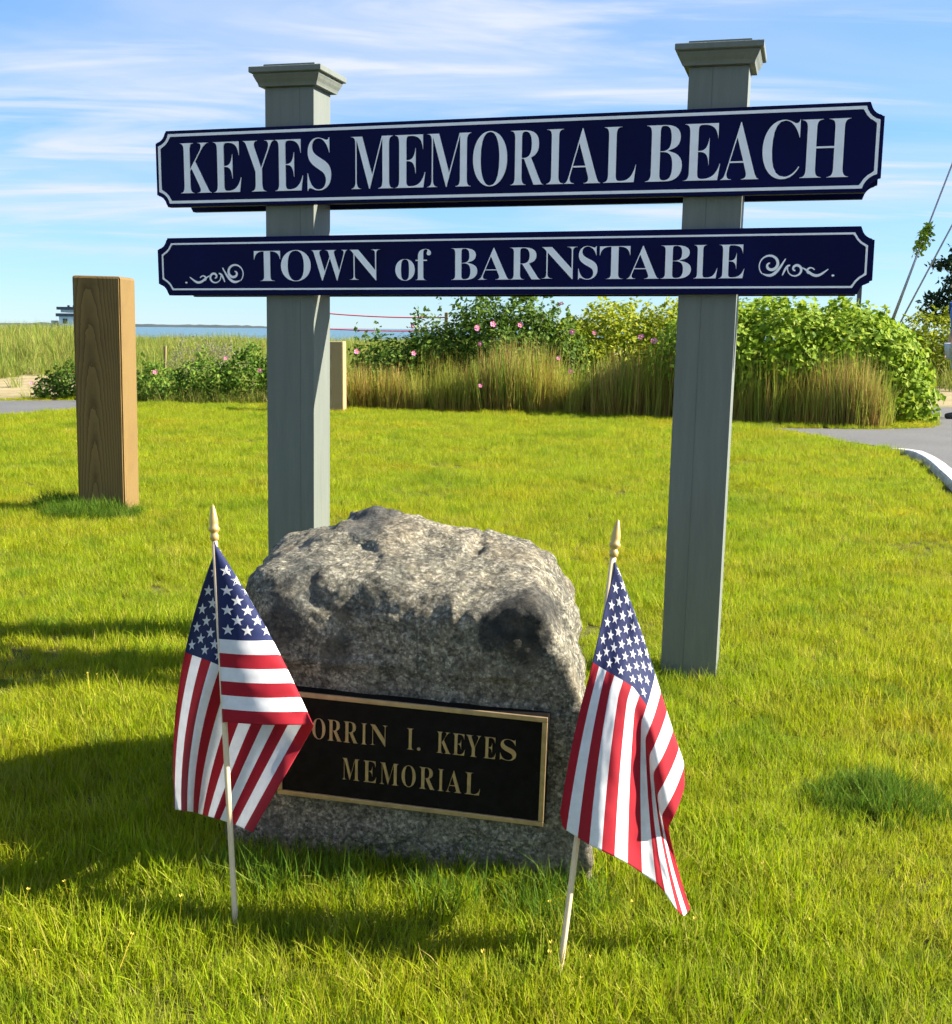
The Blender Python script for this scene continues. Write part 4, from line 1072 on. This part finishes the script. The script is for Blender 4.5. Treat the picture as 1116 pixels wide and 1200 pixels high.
# big rose bush in the middle: px 415..660
bush('rose_bush', 'dark green rose bush with pink flowers above the tall grass, seen under the lower board', 'bush', (0.0, 15.6, 0.0),
     [((-1.15, 0, 0.50), (0.65, 0.6, 0.45)), ((-0.55, 0.1, 0.70), (0.55, 0.6, 0.50)), ((0.05, 0.1, 0.92), (0.50, 0.6, 0.55)), ((0.62, 0.2, 0.95), (0.45, 0.55, 0.52)), ((0.30, -0.2, 0.65), (0.7, 0.5, 0.5)), ((1.05, 0.15, 0.70), (0.5, 0.5, 0.5))],
     15000, 0.066, M['rose'], 41, 70, 0.30, 12,
     [(484, 383, 15.05, 1.1), (559, 385, 15.0, 1.2), (578, 380, 15.0, 1.4), (610, 381, 15.0, 1.2), (563, 403, 14.95, 1.0), (485, 414, 14.85, 1.1), (671, 389, 15.0, 1.3), (655, 420, 14.4, 0.9), (669, 435, 14.3, 0.9), (563, 452, 14.3, 0.9), (658, 356, 15.3, 1.1), (752, 395, 14.6, 1.4), (767, 400, 14.5, 1.5), (697, 390, 14.9, 1.0), (418, 412, 14.7, 1.2), (560, 383, 15.0, 1.0)], depth=0.32)
bush('green_bush', 'bright yellow green leafy bush between rose bush and right sign post', 'bush', (2.0, 16.6, 0.0),
     [((-0.75, 0, 0.62), (0.7, 0.7, 0.55)), ((0.0, 0.1, 0.85), (0.75, 0.7, 0.60)), ((0.75, 0.1, 0.85), (0.7, 0.7, 0.60)), ((1.3, 0.0, 0.75), (0.6, 0.7, 0.55))],
     17000, 0.070, M['yel'], 43, 50, 0.15, 6, depth=0.25)
bush('vine_thicket', 'broad mound of bright green climbing vine leaves right of the right sign post', 'bush', (4.3, 13.95, 0.0),
     [((-1.35, 0.25, 0.70), (0.75, 0.75, 0.65)), ((-0.55, 0.1, 0.80), (0.75, 0.8, 0.62)), ((0.25, 0.1, 0.82), (0.75, 0.85, 0.60)), ((0.62, 0.1, 0.55), (0.55, 0.75, 0.58)), ((0.82, -0.35, 0.26), (0.36, 0.45, 0.34)), ((-0.9, 0.9, 0.85), (1.0, 0.8, 0.60)), ((0.4, 0.9, 0.80), (0.8, 0.8, 0.55))],
     22000, 0.074, M['vine'], 47, 70, 0.14, 9, aspect=0.75, depth=0.2, rough=0.34)
bush('roadside_bush', 'green bushes on the far side of the road at the right edge', 'bush', (9.6, 21.6, 0.0),
     [((-1.8, 0, 0.45), (0.9, 0.8, 0.65)), ((-0.8, 0, 0.62), (1.1, 0.9, 0.90)), ((0.4, 0.1, 0.70), (1.1, 0.9, 0.95)), ((1.7, 0, 0.6), (1.2, 0.9, 0.9)), ((3.0, 0, 0.6), (1.2, 0.9, 0.9))],
     15000, 0.095, M['yel'], 53, 40, 0.2, 6, depth=0.25)
q = gr(64, 470)
bush('dark_shrub', 'low dark green shrub at the edge of the path, left of the brown post', 'bush', (q.x, q.y + 0.25, 0),
     [((-0.12, 0, 0.14), (0.26, 0.25, 0.17)), ((0.18, 0, 0.24), (0.33, 0.28, 0.27)), ((0.55, 0.05, 0.22), (0.3, 0.28, 0.25))], 2600, 0.055, M['rose'], 59, 12, 0.15, 3,
     [(37, 449, q.y, 0.9)])
q = gr(210, 474)
bush('rose_bush', 'low green rose bush between the brown post and left sign post', 'bush', (q.x, q.y + 0.3, 0),
     [((-0.35, 0, 0.22), (0.4, 0.35, 0.28)), ((0.3, 0.1, 0.30), (0.45, 0.35, 0.32)), ((0.85, 0.1, 0.34), (0.4, 0.35, 0.32)), ((1.2, 0.15, 0.32), (0.3, 0.3, 0.32))], 4200, 0.06, M['rose'], 61, 26, 0.22, 5,
     [(182, 436, q.y - 0.05, 1.1), (265, 420, q.y, 1.0), (305, 434, q.y, 1.1)])
q = gr(215, 462)
bush('grey_brush', 'grey twiggy brush behind the low rose bush', 'bush', (q.x, q.y + 1.2, 0),
     [((0.0, 0, 0.45), (0.55, 0.4, 0.28)), ((0.5, 0.1, 0.42), (0.5, 0.4, 0.25))], 2200, 0.045, M['grey'], 67, 30, 0.25, 4, aspect=0.3)

# ------------------------------------------------------------------ far things
def far_house():
    Y = 230.0
    def X(u): return at(u, 372, Y).x
    zb = -1.2
    z0 = at(80, 371, Y).z; z1 = at(80, 360, Y).z
    x0, x1 = X(76.5), X(140)
    root = empty('beach_house', ((x0 + x1) / 2, Y, -1.4)); tag(root, 'far white beach house with grey roof on the horizon behind the brown post', 'house')
    hw = (x1 - x0) / 2; D = 7.0
    def part(name, c, s, mat, par=root, bev=0.0):
        bm = bmesh.new(); add_box(bm, c, s, bev); return from_bm(name, bm, mat, par)
    h0 = z0 + 1.4; h1 = z1 + 1.4
    part('wall', (0, 0, h0 / 2), (2 * hw, D, h0), M['white_wall'])
    rf = part('roof', (0, 0, h1 - 0.25), (2 * hw + 0.6, D + 0.6, 0.55), M['dark_roof'])
    part('upper_wall', (0, 0, (h0 + h1) / 2 + 0.3), (2 * hw - 0.6, D - 0.6, h1 - h0 - 1.0), M['white_wall'])
    part('porch_roof', (0, 0, h0 + 0.30), (2 * hw + 0.8, D + 1.2, 0.6), M['dark_roof'])
    for k in range(4): part('roof_vent', (-hw + 0.8 + k * 1.1, 0, h1 + 0.2), (0.45, 0.45, 0.40), M['dark_roof'], rf)
    for i in range(5):
        w = part('window', (-hw + 1.2 + i * (2 * hw - 2.4) / 4, -D / 2 - 0.02, h0 - 0.9), (0.9, 0.08, 1.0), M['glass'])
    part('deck', (-hw - 0.9, -1.0, h0 - 1.9), (1.8, 4.0, 0.25), M['dark_roof'])
    part('deck_rail', (-hw - 1.75, -1.0, h0 - 1.3), (0.08, 4.0, 1.0), M['white_wall'])
far_house()

def rope(name, u0, v0, u1, v1, Y0, Y1, sag, label):
    a, b = at(u0, v0, Y0), at(u1, v1, Y1); pts = []
    for i in range(17):
        t = i / 16; p = a.lerp(b, t); p.z -= sag * 4 * t * (1 - t); pts.append(p)
    o = tube(name, pts, [0.009] * 17, M['rope'], None, 6); tag(o, label, 'rope')
rope('red_rope', 352, 364, 522, 372, 17.5, 16.9, 0.035, 'upper red rope strung from behind the left sign post to rose bush')
rope('red_rope', 352, 383, 522, 387, 17.5, 16.9, 0.03, 'lower red rope strung from behind the left sign post to rose bush')
for u, Y, top, lab in ((350.5, 17.5, 358, 'thin wooden stake behind the left sign post holding the red ropes'), (523, 16.9, 366, 'thin wooden stake inside the rose bush holding the red ropes')):
    p = at(u, 400, Y); h = at(u, top, Y).z; z0 = terrain(p.x, Y) - 0.15
    bm = bmesh.new(); add_box(bm, (0, 0, (h + z0) / 2), (0.05, 0.05, h - z0), 0.006)
    o = from_bm('rope_stake', bm, M['wood_old']); o.location = (p.x, Y, 0); tag(o, lab, 'stake', 'rope stakes')
# little stake in the dune
p = at(192, 420, 19.5); h = at(192, 405, 19.5).z
bm = bmesh.new(); add_box(bm, (0, 0, h / 2), (0.04, 0.04, h), 0.005); o = from_bm('dune_stake', bm, M['wood_old']); o.location = (p.x, 19.5, 0); o.rotation_euler = (0, 0.04, 0)
tag(o, 'short thin stake in the dune grass between brown post and left sign post', 'stake')
# thin metal post behind the vine thicket
p = at(1007, 350, 17.5); h = at(1007, 300, 17.5).z
bm = bmesh.new(); add_box(bm, (0, 0, h / 2), (0.06, 0.05, h), 0.006); o = from_bm('metal_post', bm, M['dark_metal']); o.location = (p.x, 17.5, 0)
tag(o, 'thin dark metal post rising behind the vine thicket under the sign', 'post')

# utility pole (just out of frame) with its two guy wires
anchor = gr(1020, 440); AY = anchor.y
pp = at(1180, 390, AY)
root = empty('utility_pole', (pp.x, AY, 0)); tag(root, 'brown utility pole held by the guy wires, past the right edge', 'utility pole')
tube('pole', [(0, 0, -0.5), (0, 0, 5), (0.02, 0, 10.2)], [0.16, 0.14, 0.11], M['polewood'], root, 12)
bm = bmesh.new(); add_box(bm, (0, -0.16, 9.6), (2.2, 0.10, 0.12), 0.01); from_bm('crossarm', bm, M['polewood'], root)
for i in (-0.95, -0.45, 0.45, 0.95):
    o = lathe('insulator', [(0.03, 0), (0.05, 0.02), (0.035, 0.05), (0.05, 0.08), (0.02, 0.12)], M['white_wall'], root, 10); o.location = (i, -0.16, 9.66)
w1 = at(1180, 28, AY); w2 = at(1180, 144, AY)
tube('guy_wire', [Vector((anchor.x, AY, 0)) - root.location, w1 - root.location], [0.022, 0.022], M['steel'], root, 6)
tube('guy_wire', [Vector((anchor.x + 0.05, AY, 0)) - root.location, w2 - root.location], [0.022, 0.022], M['steel'], root, 6)
sl_a = at(1046, 378, AY - 0.04); sl_b = at(1085, 272, AY - 0.04)
tube('guy_guard', [sl_a - root.location, sl_b - root.location], [0.026, 0.026], M['steel'], root, 8)
# vine clump that climbed the wire
rng = np.random.default_rng(71)
c = at(1083, 279, AY)
root = empty('climbing_vine', c); tag(root, 'leafy green vine clump hanging high on the guy wire', 'vine')
ax = (at(1089, 264, AY) - at(1077, 293, AY)); P = []; Nn = []
for _ in range(330):
    t = rng.uniform(-0.5, 0.5); w_ = 0.17 * (1 - 0.9 * abs(t)) ** 0.7 * (1.15 - 0.7 * t)
    v = rng.normal(0, 1, 3); v /= np.linalg.norm(v); P.append(np.array(ax) * t + v * w_ * rng.uniform(0.3, 1)); Nn.append(v)
foliage('foliage', P, Nn, 0.11, M['vine'], root, 72)
tube('stem', [-ax * 0.5, ax * 0.5], [0.012, 0.006], M['rosebark'], root, 6)

# dark pine at the right edge
def pine():
    rng = np.random.default_rng(77)
    Y = 46.0; b = at(1143, 390, Y)
    root = empty('pine_tree', (b.x, Y, 0)); tag(root, 'dark pine tree behind the bushes at the right edge', 'tree')
    tube('trunk', [(0, 0, -0.3), (0.1, 0, 2.0), (0.0, 0, 4.6)], [0.16, 0.12, 0.04], M['bark'], root, 10)
    P = []; Nn = []
    for k in range(46):
        z = rng.uniform(1.3, 4.7); a = rng.uniform(0, 6.283); L = (1.95 - 0.30 * abs(z - 2.2)) * rng.uniform(0.55, 1.1) * (1 if z < 4 else 0.6)
        tip = np.array([L * math.cos(a), L * math.sin(a), z + rng.uniform(-0.1, 0.35)])
        if k < 16: tube('limb', [(0, 0, z - 0.2), tuple(tip * np.array([0.55, 0.55, 1]) - np.array([0, 0, 0.08])), tuple(tip)], [0.04, 0.025, 0.008], M['bark'], root, 5)
        for s in (0.45, 0.7, 0.95):
            c = np.array([tip[0] * s, tip[1] * s, lerp(z - 0.1, tip[2], s)])
            for _ in range(75):
                v = rng.normal(0, 1, 3) * np.array([0.24, 0.24, 0.10]); P.append(c + v); q = rng.normal(0, 0.5, 3) + np.array([0, 0, 0.6]); Nn.append(q / np.linalg.norm(q))
    foliage('crown', P, Nn, 0.24, M['pine'], root, 78, aspect=0.45)
pine()

# ------------------------------------------------------------------ person at the right edge
def person():
    skin = simple('skin', (0.50, 0.31, 0.22), 0.6, 0.06, 8); shirt = simple('blue_shirt', (0.055, 0.13, 0.46), 0.8, 0.12, 10, 0.2)
    shorts = simple('pale_shorts', (0.52, 0.53, 0.56), 0.85, 0.08, 10, 0.2); shoe = simple('dark_shoes', (0.02, 0.02, 0.025), 0.6, 0.2, 20); hair = simple('brown_hair', (0.05, 0.033, 0.02), 0.7, 0.3, 30, 0.4)
    g = gr(1112, 491); ox = g.x + 0.09; oy = g.y + 0.05
    root = empty('person', (ox, oy, 0), 0.0)
    tag(root, 'person in blue shirt and pale shorts standing on the road at the right edge', 'person')
    def skinned(name, J, E, mat, sub=2, rootv=0):
        me = bpy.data.meshes.new(name); me.from_pydata([j[0] for j in J], E, []); me.update()
        o = link(name, me, root, mat)
        md = o.modifiers.new('skin', 'SKIN')
        if not me.skin_vertices: me.attributes.new('x', 'FLOAT', 'POINT')
        bpy.context.view_layer.objects.active = o
        for i, (p, r) in enumerate(J):
            sv = me.skin_vertices[0].data[i]; sv.radius = (r if isinstance(r, tuple) else (r, r)); sv.use_root = (i == rootv)
        md.use_smooth_shade = True
        ss = o.modifiers.new('sub', 'SUBSURF'); ss.levels = sub; ss.render_levels = sub
        return o
    # walking to the left (-x): near leg forward
    J = [((0.02, 0, 0.95), (0.15, 0.11)), ((0.01, 0, 1.12), (0.135, 0.10)), ((-0.01, 0, 1.32), (0.165, 0.11)), ((-0.02, 0, 1.44), (0.09, 0.075)), ((-0.035, 0, 1.52), 0.052), ((-0.05, 0, 1.60), (0.072, 0.085)), ((-0.055, 0, 1.70), (0.078, 0.092)), ((-0.045, 0, 1.76), 0.055),
         ((0.0, -0.10, 0.88), 0.085), ((-0.05, -0.11, 0.50), 0.056), ((-0.02, -0.11, 0.12), 0.036), ((-0.02, -0.11, 0.05), 0.036), ((-0.14, -0.12, 0.035), 0.03),
         ((0.03, 0.10, 0.88), 0.085), ((0.04, 0.11, 0.50), 0.056), ((0.14, 0.11, 0.14), 0.036), ((0.15, 0.11, 0.06), 0.036), ((0.03, 0.12, 0.035), 0.03),
         ((-0.01, -0.19, 1.40), 0.056), ((0.09, -0.25, 1.14), 0.042), ((0.03, -0.25, 0.90), 0.030), ((0.0, -0.25, 0.84), 0.034),
         ((-0.01, 0.19, 1.40), 0.056), ((0.02, 0.25, 1.15), 0.042), ((-0.03, 0.25, 0.91), 0.030), ((-0.04, 0.25, 0.85), 0.034)]
    E = [(0, 1), (1, 2), (2, 3), (3, 4), (4, 5), (5, 6), (6, 7), (0, 8), (8, 9), (9, 10), (10, 11), (11, 12), (0, 13), (13, 14), (14, 15), (15, 16), (16, 17), (2, 18), (18, 19), (19, 20), (20, 21), (2, 22), (22, 23), (23, 24), (24, 25)]
    # fingers on both hands
    for hand, side in ((21, -1), (25, 1)):
        hp = Vector(J[hand][0])
        fw = Vector((-0.25, 0, -1)); fw.normalize()
        for k in range(4):
            b = hp + Vector((0.020 - 0.013 * k, 0, 0))
            ln = (0.055, 0.07, 0.075, 0.065)[k]
            J.append((tuple(b + fw * 0.035), 0.010)); J.append((tuple(b + fw * (0.035 + ln * 0.55) + Vector((0, 0.006 * -side, 0))), 0.009)); J.append((tuple(b + fw * (0.03 + ln) + Vector((0, 0.02 * -side, 0))), 0.007))
            n = len(J); E += [(hand, n - 3), (n - 3, n - 2), (n - 2, n - 1)]
    for hand, side in ((21, -1), (25, 1)):
        hp = Vector(J[hand][0]); J.append((tuple(hp + Vector((-0.035, 0, -0.012))), 0.011)); J.append((tuple(hp + Vector((-0.052, -0.006 * side, -0.045))), 0.009)); n = len(J); E += [(hand, n - 2), (n - 2, n - 1)]
    skinned('body', J, E, skin)
    off = 0.014
    Js = [((0.02, 0, 0.90), (0.165, 0.125)), ((0.01, 0, 1.12), (0.155, 0.118)), ((-0.01, 0, 1.32), (0.18, 0.125)), ((-0.018, 0, 1.43), (0.10, 0.085)), ((-0.01, -0.19, 1.40), 0.074), ((0.055, -0.235, 1.22), 0.062), ((-0.01, 0.19, 1.40), 0.074), ((0.01, 0.235, 1.23), 0.062)]
    skinned('shirt', Js, [(0, 1), (1, 2), (2, 3), (2, 4), (4, 5), (2, 6), (6, 7)], shirt)
    Jp = [((0.02, 0, 0.93), (0.16, 0.12)), ((0.0, -0.10, 0.86), 0.105), ((-0.045, -0.11, 0.56), 0.088), ((0.03, 0.10, 0.86), 0.105), ((0.04, 0.11, 0.56), 0.088)]
    skinned('shorts', Jp, [(0, 1), (1, 2), (0, 3), (3, 4)], shorts)
    for s, (hx, hz, tx) in ((-0.11, (-0.01, 0.055, -0.17)), (0.11, (0.16, 0.065, 0.0))):
        skinned('shoe', [((hx + 0.03, s, hz + 0.0), 0.044), ((hx - 0.07, s, 0.5 * hz + 0.022), 0.045), ((tx, s, 0.040), 0.034)], [(0, 1), (1, 2)], shoe)
    # head details
    hd = Vector((-0.06, 0, 1.655))
    def blob(name, c, r, mat, par, seed=0, rough_=0.0):
        bm = bmesh.new(); bmesh.ops.create_icosphere(bm, subdivisions=3, radius=1)
        for v in bm.verts:
            k = 1 + rough_ * noise.noise(v.co * 4); v.co = Vector((v.co.x * r[0] * k + c[0], v.co.y * r[1] * k + c[1], v.co.z * r[2] * k + c[2]))
        return from_bm(name, bm, mat, par, True)
    blob('hair', (-0.035, 0, 1.715), (0.105, 0.092, 0.090), hair, root, 1, 0.12)
    eye = simple('eye', (0.05, 0.04, 0.03), 0.2)
    blob('nose', (-0.152, 0, 1.645), (0.020, 0.013, 0.020), skin, root)
    lip = simple('lips', (0.45, 0.18, 0.15), 0.5)
    blob('mouth', (-0.136, 0, 1.605), (0.008, 0.022, 0.007), lip, root)
    for s in (-1, 1):
        blob('eye', (-0.134, 0.030 * s, 1.672), (0.008, 0.012, 0.007), eye, root); blob('ear', (-0.045, 0.088 * s, 1.65), (0.020, 0.008, 0.030), skin, root)
person()

# ------------------------------------------------------------------ tiny weeds in the lawn
def weeds():
    bm = bmesh.new()
    for k in range(6):
        a = 2 * math.pi * k / 6
        bm.faces.new([bm.verts.new((0.0032 * math.cos(a + d) * r, 0.0032 * math.sin(a + d) * r, z)) for d, r, z in ((0, 0.1, 0.062), (-0.4, 0.8, 0.064), (0, 1.1, 0.066), (0.4, 0.8, 0.064))])
    for a in (0, 2.1):
        bm.faces.new([bm.verts.new((x * math.cos(a), x * math.sin(a), z)) for x, z in ((-0.0006, 0), (0.0006, 0), (0.0005, 0.063), (-0.0005, 0.063))])
    me = bpy.data.meshes.new('weed'); bm.to_mesh(me); bm.free(); me.materials.append(simple('weed_flower', (0.50, 0.40, 0.03), 0.7, 0.2, 200))
    coll = tuft_collection('weeds', [me])
    rr = random.Random(17); P = []; Z = []
    for (u, v, n, sp) in ((75, 1135, 14, 0.10), (600, 1150, 8, 0.10), (590, 1180, 6, 0.10), (540, 1190, 5, 0.1), (1000, 1100, 10, 0.2), (930, 1150, 8, 0.2), (110, 860, 12, 0.25), (80, 820, 8, 0.2), (160, 640, 14, 0.5), (900, 720, 16, 0.6), (480, 540, 16, 1.0), (220, 520, 16, 0.9)):
        c = gr(u, v)
        for _ in range(n // 2): P.append((c.x + rr.gauss(0, sp), c.y + rr.gauss(0, sp), 0)); Z.append(rr.uniform(0.8, 1.4))
    o = scatter('lawn_weeds', P, Z, coll, 0.8, 1.3, 0.3, 55, me.materials[0]); o['label'] = 'tiny yellow weed flowers dotted in the lawn'
weeds()
